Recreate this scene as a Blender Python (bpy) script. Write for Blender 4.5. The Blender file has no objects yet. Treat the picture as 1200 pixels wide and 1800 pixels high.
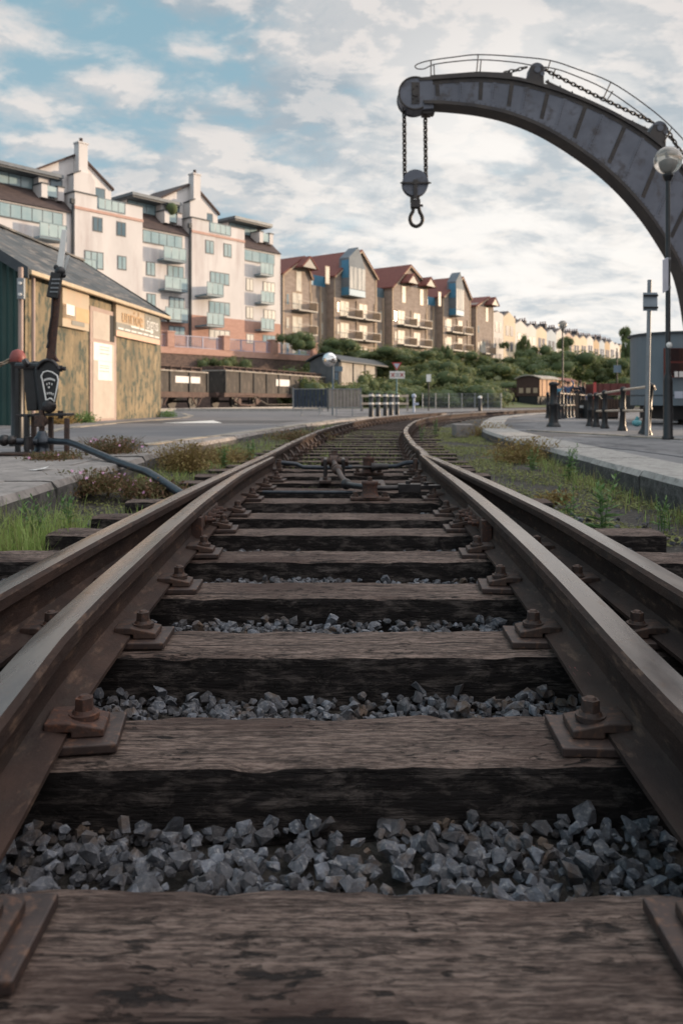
import bpy, bmesh, math, random
from math import sin, cos, pi, radians, sqrt, atan2
from mathutils import Vector, Matrix, noise
random.seed(7)
S = bpy.context.scene
COL = S.collection

# ---------------------------------------------------------------- camera
CH = 0.70            # camera height above the sleeper tops
HOR = 705.0          # horizon row in the 1200x1800 photograph
FPX = 1400.0
cd = bpy.data.cameras.new('camera'); cam = bpy.data.objects.new('camera', cd); COL.objects.link(cam)
cam.location = (0, 0, CH); cam.rotation_euler = (pi/2, 0, 0)
cd.sensor_fit = 'VERTICAL'; cd.sensor_height = 36; cd.sensor_width = 24; cd.lens = 28.0
cd.shift_y = -(900-HOR)/1800
cd.clip_start = 0.05; cd.clip_end = 3000
cd.dof.use_dof = True; cd.dof.focus_distance = 2.35; cd.dof.aperture_fstop = 5.0
S.camera = cam

# ---------------------------------------------------------------- light
SUN_AZ = radians(70)      # to the right of the view direction
SUN_EL = radians(7)
W = bpy.data.worlds.new('World'); S.world = W; W.use_nodes = True
def build_world():
    nt = W.node_tree; nt.nodes.clear(); L = nt.links.new
    N = lambda t, **k: (lambda n: ([setattr(n, a, b) for a, b in k.items()], n)[1])(nt.nodes.new(t))
    out = N('ShaderNodeOutputWorld'); bg = N('ShaderNodeBackground'); bg.inputs[1].default_value = 0.1
    sky = N('ShaderNodeTexSky', sky_type='NISHITA', sun_disc=False)
    sky.sun_elevation = SUN_EL; sky.sun_rotation = SUN_AZ; sky.air_density = 1.0; sky.dust_density = 1.0; sky.ozone_density = 2.0
    tc = N('ShaderNodeTexCoord'); sep = N('ShaderNodeSeparateXYZ'); L(tc.outputs['Generated'], sep.inputs[0])
    def M(op, a, b=None, c=None, clamp=False):
        n = N('ShaderNodeMath', operation=op, use_clamp=clamp)
        for i, v in enumerate((a, b, c)):
            if v is None: continue
            if isinstance(v, (int, float)): n.inputs[i].default_value = v
            else: L(v, n.inputs[i])
        return n.outputs[0]
    z = M('MAXIMUM', sep.outputs[2], 0.0)
    den = M('ADD', z, 0.27)
    px = M('DIVIDE', sep.outputs[0], den); py = M('DIVIDE', sep.outputs[1], den)
    cb = N('ShaderNodeCombineXYZ'); L(px, cb.inputs[0]); L(py, cb.inputs[1])
    mp = N('ShaderNodeMapping'); L(cb.outputs[0], mp.inputs[0])
    mp.inputs['Rotation'].default_value = (0, 0, radians(-14)); mp.inputs['Scale'].default_value = (1.0, 1.25, 1); mp.inputs['Location'].default_value = (3.1, 1.7, 0.0)
    def noise_(scale, det, rough, dist=0.0, vec=None):
        n = N('ShaderNodeTexNoise'); n.inputs['Scale'].default_value = scale; n.inputs['Detail'].default_value = det
        n.inputs['Roughness'].default_value = rough; n.inputs['Distortion'].default_value = dist
        L(vec if vec is not None else mp.outputs[0], n.inputs['Vector']); return n.outputs[0]
    def ramp(v, a, b):
        n = N('ShaderNodeMapRange', interpolation_type='SMOOTHSTEP'); L(v, n.inputs[0]); n.inputs[1].default_value = a; n.inputs[2].default_value = b
        return n.outputs[0]
    big = noise_(2.0, 3, 0.5); fine = noise_(6.4, 12, 0.58, 0.2); veil = noise_(3.8, 8, 0.60, 0.4)
    cov = M('ADD', M('MULTIPLY', big, 0.55), M('MULTIPLY', fine, 0.75))
    # more cloud to the right and low down, open blue in the upper left
    bias = M('ADD', M('MULTIPLY', sep.outputs[0], 0.30), M('MULTIPLY', z, -0.12))
    cov = M('ADD', cov, bias)
    cf = ramp(cov, 0.40, 0.61)
    # shifted copy of the fine noise = light side of each puff
    mp2 = N('ShaderNodeMapping'); L(mp.outputs[0], mp2.inputs[0]); mp2.inputs['Location'].default_value = (0.045, -0.04, 0.0)
    fine2 = noise_(6.4, 12, 0.58, 0.2, mp2.outputs[0])
    lit = ramp(M('SUBTRACT', fine, fine2), -0.05, 0.09)
    shade = ramp(M('ADD', M('MULTIPLY', veil, 0.65), M('MULTIPLY', big, 0.4)), 0.43, 0.60)
    # glow of the sunset behind the clouds
    def glow(d, a, b):
        n = N('ShaderNodeVectorMath', operation='DOT_PRODUCT'); L(tc.outputs['Generated'], n.inputs[0]); n.inputs[1].default_value = Vector(d).normalized()
        return ramp(n.outputs['Value'], a, b)
    g1 = glow((0.22, 0.97, 0.14), 0.935, 1.0)
    low = N('ShaderNodeMapRange', interpolation_type='SMOOTHSTEP'); L(z, low.inputs[0]); low.inputs[1].default_value = 0.42; low.inputs[2].default_value = 0.02
    def mix(f, a, b):
        n = N('ShaderNodeMix', data_type='RGBA')
        if isinstance(f, (int, float)): n.inputs[0].default_value = f
        else: L(f, n.inputs[0])
        for s, v in ((6, a), (7, b)):
            if isinstance(v, tuple): n.inputs[s].default_value = v + (1,)
            else: L(v, n.inputs[s])
        return n.outputs[2]
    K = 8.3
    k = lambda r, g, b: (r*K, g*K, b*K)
    blue = mix(ramp(z, 0.0, 0.5), k(.48, .61, .69), k(.29, .48, .58))
    blue = mix(0.12, blue, sky.outputs[0])
    dark = mix(low.outputs[0], k(.38, .445, .50), k(.49, .55, .60))
    bright = mix(low.outputs[0], k(.80, .75, .72), k(.90, .85, .79))
    cloud = mix(M('MULTIPLY', M('ADD', M('MULTIPLY', lit, .6), M('MULTIPLY', shade, .55)), 1.0, clamp=True), dark, bright)
    col = mix(M('MULTIPLY', cf, .93), blue, cloud)
    gl = M('MULTIPLY', g1, M('ADD', 0.22, M('MULTIPLY', shade, 0.72)), clamp=True)
    col = mix(M('MULTIPLY', gl, .92), col, k(1.02, .985, .94))
    # fill light added to the unseen sky: brighter overhead, behind and to the right
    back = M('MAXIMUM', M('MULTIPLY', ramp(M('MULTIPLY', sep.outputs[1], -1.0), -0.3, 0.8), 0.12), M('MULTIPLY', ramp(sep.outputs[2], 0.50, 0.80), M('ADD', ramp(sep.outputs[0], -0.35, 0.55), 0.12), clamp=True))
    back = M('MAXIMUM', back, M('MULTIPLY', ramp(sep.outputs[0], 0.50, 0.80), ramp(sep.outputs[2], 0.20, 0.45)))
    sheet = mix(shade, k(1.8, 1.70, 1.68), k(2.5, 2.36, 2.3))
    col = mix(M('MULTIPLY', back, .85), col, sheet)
    # below the horizon: dull ground tone
    col = mix(ramp(sep.outputs[2], -0.06, -0.01), k(.10, .10, .10), col)
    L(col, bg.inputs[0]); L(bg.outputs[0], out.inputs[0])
build_world()
sd = bpy.data.lights.new('sun', 'SUN'); sun = bpy.data.objects.new('sun', sd); COL.objects.link(sun)
sd.energy = 4.0; sd.angle = radians(1.2); sd.color = (1.0, 0.74, 0.50)
sdir = Vector((sin(SUN_AZ)*cos(SUN_EL), cos(SUN_AZ)*cos(SUN_EL), sin(SUN_EL)))
sun.rotation_euler = sdir.to_track_quat('Z', 'Y').to_euler(); sun.location = sdir*60
vs = S.view_settings; vs.view_transform = 'Standard'; vs.look = 'None'; vs.exposure = 0.30; vs.gamma = 1; vs.use_curve_mapping = False

# ---------------------------------------------------------------- helpers
def P(x, y, Y):                       # a pixel of the photograph at a given distance
    return Vector(((x-600)/FPX*Y, Y, CH+(HOR-y)/FPX*Y))
def G(x, y, z=0.14):                  # a pixel of the photograph on a level surface
    Y = FPX*(CH-z)/(y-HOR); return Vector(((x-600)/FPX*Y, Y, z))
FR = {}
def tag(o, label=None, cat=None, group=None, kind=None):
    if label: o['label'] = label
    if cat: o['category'] = cat
    if group: o['group'] = group
    if kind: o['kind'] = kind
    return o
def thing(name, label, cat, loc=(0,0,0), rotz=0, group=None):
    o = bpy.data.objects.new(name, None); COL.objects.link(o); o.empty_display_size = .2
    o.location = loc; o.rotation_euler = (0, 0, rotz)
    FR[o] = Matrix.Translation(Vector(loc)) @ Matrix.Rotation(rotz, 4, 'Z')
    return tag(o, label, cat, group)
class MB:
    def __init__(s, M=None): s.v=[]; s.f=[]; s.m=[]; s.M=M; s.sm=[]
    def add(s, vs_, fs, mi=0, smooth=False):
        n = len(s.v)
        if s.M is not None: vs_ = [s.M @ Vector(p) for p in vs_]
        s.v.extend([tuple(p) for p in vs_]); s.f.extend([tuple(i+n for i in f) for f in fs]); s.m.extend([mi]*len(fs)); s.sm.extend([smooth]*len(fs)); return s
    def box(s, x0,x1,y0,y1,z0,z1, mi=0):
        if x0>x1:x0,x1=x1,x0
        if y0>y1:y0,y1=y1,y0
        if z0>z1:z0,z1=z1,z0
        return s.add([(x0,y0,z0),(x1,y0,z0),(x1,y1,z0),(x0,y1,z0),(x0,y0,z1),(x1,y0,z1),(x1,y1,z1),(x0,y1,z1)],
              [(0,3,2,1),(4,5,6,7),(0,1,5,4),(1,2,6,5),(2,3,7,6),(3,0,4,7)], mi)
    def cbox(s, c, sz, mi=0):
        return s.box(c[0]-sz[0]/2,c[0]+sz[0]/2,c[1]-sz[1]/2,c[1]+sz[1]/2,c[2]-sz[2]/2,c[2]+sz[2]/2,mi)
    def beam(s, a, b, w, h, mi=0, up=(0,0,1), w2=None, h2=None):
        a=Vector(a); b=Vector(b); d=(b-a).normalized(); u=Vector(up)
        if abs(d.dot(u))>.98: u=Vector((0,1,0))
        r=d.cross(u).normalized(); u=r.cross(d).normalized(); w2=w2 or w; h2=h2 or h
        q=[]
        for p,ww,hh in ((a,w,h),(b,w2,h2)):
            q+=[p-r*ww/2-u*hh/2,p+r*ww/2-u*hh/2,p+r*ww/2+u*hh/2,p-r*ww/2+u*hh/2]
        return s.add(q,[(0,1,2,3),(7,6,5,4),(0,4,5,1),(1,5,6,2),(2,6,7,3),(3,7,4,0)],mi)
    def cyl(s, a, b, r, n=12, r2=None, mi=0, caps=True, smooth=True):
        a=Vector(a); b=Vector(b); r2=r if r2 is None else r2
        d=(b-a).normalized(); u=Vector((0,0,1)) if abs(d.z)<.9 else Vector((1,0,0))
        e=d.cross(u).normalized(); g=d.cross(e).normalized(); q=[]
        for p,rr in ((a,r),(b,r2)):
            q+=[p+(e*cos(2*pi*i/n)+g*sin(2*pi*i/n))*rr for i in range(n)]
        s.add(q,[(i,i+n,(i+1)%n+n,(i+1)%n) for i in range(n)],mi,smooth)
        if caps: s.add(q,[tuple(range(n)),tuple(range(2*n-1,n-1,-1))],mi)
        return s
    def tube(s, pts, r, n=8, mi=0, closed=False, caps=True):
        pts=[Vector(p) for p in pts]; m=len(pts); rr=r if isinstance(r,(list,tuple)) else [r]*m
        q=[]; e=None
        for i,p in enumerate(pts):
            if closed: d=pts[(i+1)%m]-pts[i-1]
            else: d=pts[min(i+1,m-1)]-pts[max(i-1,0)]
            d.normalize()
            if e is None:
                u=Vector((0,0,1)) if abs(d.z)<.9 else Vector((1,0,0)); e=d.cross(u).normalized()
            else:
                e=(e-d*e.dot(d)); e.normalize()
            g=d.cross(e)
            q+=[p+(e*cos(2*pi*j/n)+g*sin(2*pi*j/n))*rr[i] for j in range(n)]
        k=m if closed else m-1
        s.add(q,[(i*n+j,i*n+(j+1)%n,((i+1)%m)*n+(j+1)%n,((i+1)%m)*n+j) for i in range(k) for j in range(n)],mi,True)
        if caps and not closed: s.add(q,[tuple(range(n-1,-1,-1)),tuple(range((m-1)*n,m*n))],mi)
        return s
    def lathe(s, c, prof, n=16, mi=0, axis=None, smooth=True):
        c=Vector(c); ax=Vector(axis).normalized() if axis else Vector((0,0,1))
        u=Vector((1,0,0)) if abs(ax.x)<.9 else Vector((0,1,0)); e=ax.cross(u).normalized(); g=ax.cross(e)
        q=[]
        for r,h in prof: q+=[c+ax*h+(e*cos(2*pi*i/n)+g*sin(2*pi*i/n))*max(r,1e-4) for i in range(n)]
        m=len(prof)
        return s.add(q,[(i*n+j,i*n+(j+1)%n,(i+1)*n+(j+1)%n,(i+1)*n+j) for i in range(m-1) for j in range(n)],mi,smooth)
    def sphere(s, c, r, n=12, m=8, mi=0, sc=(1,1,1)):
        q=[(c[0]+r*sc[0]*sin(pi*i/m)*cos(2*pi*j/n),c[1]+r*sc[1]*sin(pi*i/m)*sin(2*pi*j/n),c[2]+r*sc[2]*cos(pi*i/m)) for i in range(m+1) for j in range(n)]
        return s.add(q,[(i*n+j,(i+1)*n+j,(i+1)*n+(j+1)%n,i*n+(j+1)%n) for i in range(m) for j in range(n)],mi,True)
    def ext(s, poly, vec, mi=0):          # extrude a 3D polygon
        n=len(poly); vec=Vector(vec); q=[Vector(p) for p in poly]+[Vector(p)+vec for p in poly]
        return s.add(q,[tuple(range(n-1,-1,-1)),tuple(range(n,2*n))]+[(i,(i+1)%n,(i+1)%n+n,i+n) for i in range(n)],mi)
    def build(s, name, mats, parent=None, bevel=0, seg=2, recalc=True):
        me=bpy.data.meshes.new(name); v=s.v
        if parent is not None and parent in FR:
            inv=FR[parent].inverted(); v=[tuple(inv@Vector(p)) for p in v]
        me.from_pydata(v,[],s.f)
        if not isinstance(mats,(list,tuple)): mats=[mats]
        for m in mats: me.materials.append(m)
        me.polygons.foreach_set('material_index', s.m); me.polygons.foreach_set('use_smooth', s.sm)
        if recalc:
            bm=bmesh.new(); bm.from_mesh(me); bmesh.ops.recalc_face_normals(bm,faces=bm.faces); bm.to_mesh(me); bm.free()
        me.update()
        o=bpy.data.objects.new(name,me); COL.objects.link(o)
        if parent is not None:
            o.parent=parent
            if parent in FR: FR[o]=FR[parent]
        if bevel:
            b=o.modifiers.new('bevel','BEVEL'); b.width=bevel; b.segments=seg; b.limit_method='ANGLE'; b.angle_limit=radians(40)
        return o
def copy_tree(o, loc=None, rotz=None, scale=None, label=None, group=None):
    c=o.copy(); COL.objects.link(c)
    if loc is not None: c.location=loc
    if rotz is not None: c.rotation_euler=(0,0,rotz)
    if scale is not None: c.scale=scale
    for ch in list(o.children):
        d=ch.copy(); COL.objects.link(d); d.parent=c
        for g in list(ch.children):
            e=g.copy(); COL.objects.link(e); e.parent=d
    if label: c['label']=label
    if group: c['group']=group
    return c
def lerp(tab, x):
    if x<=tab[0][0]: i=0
    elif x>=tab[-1][0]: i=len(tab)-2
    else: i=max(k for k in range(len(tab)-1) if tab[k][0]<=x)
    (a,fa),(b,fb)=tab[i],tab[i+1]
    return fa+(fb-fa)*(x-a)/(b-a)
def smooth_tab(tab, x):                # Catmull-Rom through uneven stations
    n=len(tab)
    if x<=tab[0][0] or x>=tab[-1][0]: return lerp(tab,x)
    i=max(k for k in range(n-1) if tab[k][0]<=x)
    x0,y0=tab[i]; x1,y1=tab[i+1]
    def m(k):
        if k==0: return (tab[1][1]-tab[0][1])/(tab[1][0]-tab[0][0])
        if k==n-1: return (tab[-1][1]-tab[-2][1])/(tab[-1][0]-tab[-2][0])
        return (tab[k+1][1]-tab[k-1][1])/(tab[k+1][0]-tab[k-1][0])
    h=x1-x0; t=(x-x0)/h
    return (2*t**3-3*t*t+1)*y0+(t**3-2*t*t+t)*h*m(i)+(-2*t**3+3*t*t)*y1+(t**3-t*t)*h*m(i+1)
def text_part(s, size, M, name, m, parent, ext=.002):
    cu=bpy.data.curves.new('lettering','FONT'); cu.body=s; cu.size=size; cu.extrude=ext; cu.align_x='CENTER'; cu.align_y='CENTER'
    t=bpy.data.objects.new('lettering',cu); COL.objects.link(t)
    bpy.context.view_layer.update()
    me=bpy.data.meshes.new_from_object(t.evaluated_get(bpy.context.evaluated_depsgraph_get()))
    bpy.data.objects.remove(t)
    Mx=M if parent not in FR else FR[parent].inverted()@M
    me.transform(Mx); me.materials.clear(); me.materials.append(m)
    o=bpy.data.objects.new(name,me); COL.objects.link(o); o.parent=parent
    return o

# ---------------------------------------------------------------- materials
def mat(name, c1, c2=None, scale=6, rough=.75, metal=0, bump=0, bscale=30, stretch=(1,1,1), detail=8, lo=.35, hi=.65, c3=None, rvar=0, island=None, spec=.5, bstretch=None, bdist=.01, alpha=None, wear=None):
    m=bpy.data.materials.new(name); m.use_nodes=True; nt=m.node_tree; L=nt.links.new; b=nt.nodes['Principled BSDF']
    b.inputs['Roughness'].default_value=rough; b.inputs['Metallic'].default_value=metal; b.inputs['Specular IOR Level'].default_value=spec
    tc=nt.nodes.new('ShaderNodeTexCoord')
    def nz(sc, st, det=8, ro=.6):
        mp=nt.nodes.new('ShaderNodeMapping'); L(tc.outputs['Object'],mp.inputs[0]); mp.inputs['Scale'].default_value=st
        n=nt.nodes.new('ShaderNodeTexNoise'); n.inputs['Scale'].default_value=sc; n.inputs['Detail'].default_value=det; n.inputs['Roughness'].default_value=ro
        L(mp.outputs[0],n.inputs['Vector']); return n.outputs[0]
    def mr(v,a,bb,x=0,y=1):
        n=nt.nodes.new('ShaderNodeMapRange'); L(v,n.inputs[0]); n.inputs[1].default_value=a; n.inputs[2].default_value=bb; n.inputs[3].default_value=x; n.inputs[4].default_value=y; return n.outputs[0]
    def mx(f,a,bb):
        n=nt.nodes.new('ShaderNodeMix'); n.data_type='RGBA'
        L(f,n.inputs[0])
        for s_,v in ((6,a),(7,bb)):
            if isinstance(v,tuple): n.inputs[s_].default_value=v+(1,)
            else: L(v,n.inputs[s_])
        return n.outputs[2]
    if c2 is None: b.inputs['Base Color'].default_value=c1+(1,)
    else:
        n1=nz(scale,stretch,detail); f=mr(n1,lo,hi); col=mx(f,c1,c2)
        if c3 is not None:
            n2=nz(scale*2.7,stretch,detail); col=mx(mr(n2,.52,.66),col,c3)
        if island:
            gi=nt.nodes.new('ShaderNodeNewGeometry'); col=mx(mr(gi.outputs['Random Per Island'],0,1,0,island[1]),col,island[0])
        if wear:      # (colour, scale, lo, hi, stretch)
            n3=nz(wear[1],wear[4],8,.65); col=mx(mr(n3,wear[2],wear[3]),col,wear[0])
        L(col,b.inputs['Base Color'])
        if rvar: L(mr(n1,.3,.7,rough-rvar,rough+rvar),b.inputs['Roughness'])
    if bump:
        n4=nz(bscale,bstretch or stretch,10,.65); bp=nt.nodes.new('ShaderNodeBump'); bp.inputs['Strength'].default_value=bump; bp.inputs['Distance'].default_value=bdist
        L(n4,bp.inputs['Height']); L(bp.outputs[0],b.inputs['Normal'])
    return m
def glass_mat(name, tint, rough=.06, base=.25, spec=1.0):
    m=mat(name,tuple(c*base for c in tint),tuple(c*base*1.7 for c in tint),scale=.8,rough=rough,spec=spec); return m

M_rail=mat('rail_rust',(.022,.014,.013),(.058,.035,.028),scale=9,rough=.72,spec=.22,bump=.9,bscale=60,c3=(.042,.030,.026),stretch=(1,.35,1),bdist=.004,wear=((.15,.095,.068),22,.56,.72,(1,.35,1.5)))
M_railtop=mat('rail_worn_top',(.17,.14,.13),(.33,.285,.26),scale=12,rough=.27,metal=.9,bump=.12,bscale=80,stretch=(1,.15,1),rvar=.10,bdist=.002,wear=((.20,.135,.10),40,.58,.72,(1,.5,1)))
M_iron=mat('rusty_iron',(.035,.025,.024),(.085,.052,.040),scale=22,rough=.62,bump=.4,bscale=90,c3=(.12,.062,.042),bdist=.003,metal=.2)
M_plate=mat('baseplate_iron',(.040,.029,.028),(.075,.052,.047),scale=18,rough=.52,bump=.3,bscale=70,c3=(.15,.085,.06),bdist=.002,metal=.3)
M_iron_rust=mat('red_rusty_iron',(.065,.030,.023),(.05,.03,.025),scale=25,rough=.7,bump=.7,bscale=80,c3=(.14,.058,.032),bdist=.003)
M_black=mat('black_paint',(.008,.009,.011),(.017,.018,.021),scale=14,rough=.42,bump=.1,bscale=60,bdist=.002)
M_blackiron=mat('oily_black_iron',(.014,.013,.015),(.04,.035,.036),scale=20,rough=.35,bump=.2,bscale=50,bdist=.003,metal=.2)
M_bluerod=mat('blue_black_rod',(.02,.026,.036),(.045,.055,.07),scale=20,rough=.35,metal=.4,bump=.1,bscale=60,bdist=.002)
M_white=mat('white_paint',(.72,.72,.70),(.80,.80,.78),scale=8,rough=.5)
M_concrete=mat('concrete',(.22,.20,.19),(.33,.30,.28),scale=5,rough=.9,bump=.6,bscale=45,c3=(.17,.155,.145),bdist=.006,wear=((.12,.11,.10),1.6,.55,.75,(1,1,1)))
M_coping=mat('coping_stone',(.30,.285,.27),(.42,.40,.375),scale=7,rough=.9,bump=.7,bscale=35,c3=(.23,.215,.20),bdist=.008)
M_kerbface=mat('dark_stone_face',(.055,.052,.052),(.14,.13,.125),scale=9,rough=.92,bump=1,bscale=22,c3=(.05,.055,.045),bdist=.02)
M_earth=mat('earth',(.040,.034,.028),(.075,.063,.05),scale=4,rough=.95,bump=.9,bscale=25,c3=(.05,.055,.028),bdist=.03)
M_bed=mat('trackbed_dirt',(.026,.023,.021),(.075,.066,.058),scale=14,rough=.95,bump=1,bscale=50,c3=(.12,.11,.10),bdist=.02)
M_asphalt=mat('asphalt',(.16,.157,.165),(.22,.215,.22),scale=1.2,rough=.85,bump=.35,bscale=120,c3=(.10,.10,.105),bdist=.004,wear=((.085,.085,.092),.45,.52,.56,(1,.5,1)))
M_road=mat('dark_asphalt',(.115,.115,.125),(.16,.158,.165),scale=.9,rough=.8,bump=.3,bscale=120,bdist=.004)
def wood_mat(name, seed, dark=1.0):
    m=bpy.data.materials.new(name); m.use_nodes=True; nt=m.node_tree; L=nt.links.new; b=nt.nodes['Principled BSDF']
    tc=nt.nodes.new('ShaderNodeTexCoord'); oi=nt.nodes.new('ShaderNodeObjectInfo')
    ofs=nt.nodes.new('ShaderNodeVectorMath'); ofs.operation='ADD'; L(tc.outputs['Object'],ofs.inputs[0])
    sc_=nt.nodes.new('ShaderNodeVectorMath'); sc_.operation='SCALE'; sc_.inputs['Scale'].default_value=9.0
    cx=nt.nodes.new('ShaderNodeCombineXYZ'); L(oi.outputs['Random'],cx.inputs[0]); L(oi.outputs['Random'],cx.inputs[1]); cx.inputs[2].default_value=seed
    L(cx.outputs[0],sc_.inputs[0]); L(sc_.outputs[0],ofs.inputs[1])
    def nz(sc,st,det=8,ro=.6,dist=0):
        mp=nt.nodes.new('ShaderNodeMapping'); L(ofs.outputs[0],mp.inputs[0]); mp.inputs['Scale'].default_value=st
        n=nt.nodes.new('ShaderNodeTexNoise'); n.inputs['Scale'].default_value=sc; n.inputs['Detail'].default_value=det; n.inputs['Roughness'].default_value=ro; n.inputs['Distortion'].default_value=dist
        L(mp.outputs[0],n.inputs['Vector']); return n.outputs[0]
    def mr(v,a,bb,x=0,y=1):
        n=nt.nodes.new('ShaderNodeMapRange'); n.clamp=True; L(v,n.inputs[0]); n.inputs[1].default_value=a; n.inputs[2].default_value=bb; n.inputs[3].default_value=x; n.inputs[4].default_value=y; return n.outputs[0]
    def mx(f,a,bb):
        n=nt.nodes.new('ShaderNodeMix'); n.data_type='RGBA'; L(f,n.inputs[0])
        for s_,v in ((6,a),(7,bb)):
            if isinstance(v,tuple): n.inputs[s_].default_value=tuple(c*dark for c in v)+(1,)
            else: L(v,n.inputs[s_])
        return n.outputs[2]
    def ml(a,bb,op='MULTIPLY'):
        n=nt.nodes.new('ShaderNodeMath'); n.operation=op
        for i,v in enumerate((a,bb)):
            if isinstance(v,(int,float)): n.inputs[i].default_value=v
            else: L(v,n.inputs[i])
        return n.outputs[0]
    grain=nz(13,(.40,5.5,5.5),10,.66,.35)
    grain2=nz(30,(.30,6,6),8,.6,.2)
    fine=nz(95,(.35,1.8,1.8),8,.7,.1)
    blot=nz(2.2,(1,2,2),8,.6)
    pits=nz(38,(.45,1.35,1.35),6,.62,.35)
    pits2=nz(75,(.5,1.2,1.2),4,.6,.2)
    col=mx(mr(grain,.36,.60),(.030,.021,.018),(.245,.178,.150))
    col=mx(mr(grain2,.50,.62),col,(.085,.060,.051))
    col=mx(ml(mr(fine,.50,.64),.55),col,(.33,.255,.22))
    col=mx(ml(mr(fine,.50,.38),.75),col,(.035,.026,.024))
    col=mx(ml(mr(blot,.46,.64),.8),col,(.060,.036,.030))
    pit=mr(pits,.365,.43,1,0)
    patch=mr(nz(3.0,(.9,1.4,1.4),6),.42,.56)
    pit=ml(ml(pit,patch),ml(mr(pits2,.36,.42,1,0),mr(nz(5,(.9,1.4,1.4),6),.50,.60)),'MAXIMUM')
    crack=mr(nz(8,(.13,9,9),5,.55,.35),.63,.67)
    hole=ml(pit,crack,'MAXIMUM')
    col=mx(ml(hole,.95),col,(.014,.011,.011))
    # tarred sides: the faces that were never walked on
    g=nt.nodes.new('ShaderNodeNewGeometry'); sp=nt.nodes.new('ShaderNodeSeparateXYZ'); L(g.outputs['True Normal'],sp.inputs[0])
    side=mr(ml(sp.outputs[2],ml(blot,.35),'ADD'),.72,.98,1,0)
    tar=mx(mr(nz(13,(.7,2.2,2.2),10,.75,.4),.49,.66),(.013,.010,.010),(.12,.10,.092))
    col=mx(side,col,tar)
    L(col,b.inputs['Base Color']); b.inputs['Roughness'].default_value=.82; b.inputs['Specular IOR Level'].default_value=.3
    h=ml(ml(grain,.7),ml(grain2,.35),'ADD'); h=ml(h,ml(hole,.75),'SUBTRACT'); h=ml(h,ml(fine,.4),'ADD')
    bp=nt.nodes.new('ShaderNodeBump'); bp.inputs['Strength'].default_value=.95; bp.inputs['Distance'].default_value=.012
    L(h,bp.inputs['Height']); L(bp.outputs[0],b.inputs['Normal'])
    return m
M_wood=wood_mat('sleeper_timber',1.0)
M_stone=mat('ballast_stone',(.060,.068,.085),(.185,.20,.235),scale=42,rough=.8,bump=1.0,bscale=130,island=((.035,.030,.030),.85),bdist=.003,c3=(.30,.30,.31),wear=((.10,.07,.052),7,.54,.64,(1,1,1)))
M_grass=mat('grass_blade',(.28,.42,.10),(.36,.50,.15),scale=3,rough=.6,island=((.30,.25,.12),.55))
M_grass_dry=mat('dry_grass_blade',(.28,.25,.11),(.38,.32,.16),scale=3,rough=.7,island=((.10,.14,.035),.85))
M_leaf=mat('weed_leaf',(.14,.26,.08),(.20,.33,.11),scale=8,rough=.5,island=((.05,.11,.04),.6))
M_redleaf=mat('reddish_foliage',(.17,.08,.055),(.27,.15,.085),scale=6,rough=.7,island=((.09,.13,.04),.8))
M_goldleaf=mat('golden_foliage',(.30,.25,.09),(.40,.31,.12),scale=6,rough=.7,island=((.16,.07,.04),.7))
M_pink=mat('pink_petal',(.62,.28,.50),(.75,.42,.62),scale=6,rough=.6)
M_bush=mat('bush_leaf',(.085,.125,.045),(.13,.175,.07),scale=.35,rough=.6,island=((.16,.18,.075),.75))
def leafy(m):
    nt=m.node_tree; L=nt.links.new; b=nt.nodes['Principled BSDF']; out=nt.nodes['Material Output']
    tr=nt.nodes.new('ShaderNodeBsdfTranslucent'); mx=nt.nodes.new('ShaderNodeMixShader'); mx.inputs[0].default_value=.38
    L(b.inputs['Base Color'].links[0].from_socket,tr.inputs[0]); L(b.outputs[0],mx.inputs[1]); L(tr.outputs[0],mx.inputs[2]); L(mx.outputs[0],out.inputs[0])
for m_ in (M_grass,M_grass_dry,M_leaf,M_redleaf,M_goldleaf,M_bush): leafy(m_)
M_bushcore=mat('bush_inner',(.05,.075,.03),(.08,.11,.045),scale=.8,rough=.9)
# ---------------------------------------------------------------- track geometry
RH = 0.185           # rail head above the sleeper tops
T_ol = [(-1.5,-.90),(.9,-.935),(2.2,-.943),(3.25,-.929),(4.45,-.89),(5.8,-.822),(7.9,-.705),(10,-.62),(13.9,-.395)]
T_il = [(-1.5,-.45),(.0,-.51),(1.1,-.57),(1.386,-.60),(1.8,-.648),(2.62,-.69),(3.5,-.72),(4.32,-.737),(5.9,-.725),(7.38,-.635)]
T_or = [(-1.5,.91),(.9,.935),(2.22,.957),(2.75,.972),(3.55,.985),(4.71,.955),(6.32,.885),(7.75,.805)]
T_ir = [(-1.5,.50),(.0,.56),(1.1,.590),(1.4,.600),(1.62,.612),(2.36,.662),(3.28,.703),(4.6,.739),(6.2,.757),(7.75,.772)]
T_c  = [(8,.055),(10,.13),(13.9,.36),(18,.80),(22.5,1.45),(27,2.45),(32,3.9),(38,6.3),(45,10.2),(52,15.0),(60,21.5)]
def centre(Y): return smooth_tab(T_c, Y)
def ctan(Y):
    d=(centre(Y+.1)-centre(Y-.1))/.2; v=Vector((d,1,0)); v.normalize(); return v
def offpt(Y,o):
    t=ctan(Y); return Vector((centre(Y)+t.y*o, Y-t.x*o, 0))
def edgeL(Y): return lerp([(-6,-2.2),(2,-2.05),(4.6,-1.97),(8,-1.97),(11,-1.85),(14.3,-1.5),(18.5,-.85),(22.5,-.1),(28,1.4),(32.8,3.1),(38,5.6),(45,10.0),(60,22.5)],Y)
T_R=[(-6,2.30),(2,2.34),(5.56,2.38),(7.92,2.45),(11.2,2.54),(14.25,2.66),(17,2.95),(20,3.45),(24,4.35),(28,5.3),(33,7.2),(38,9.4),(45,13.4),(52,18.5),(60,25.5)]
def edgeR(Y): return smooth_tab(T_R,Y)
def ball(Y): return lerp([(-5,-.125),(5,-.125),(7,-.07),(9,-.035),(60,-.01)],Y)

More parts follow.
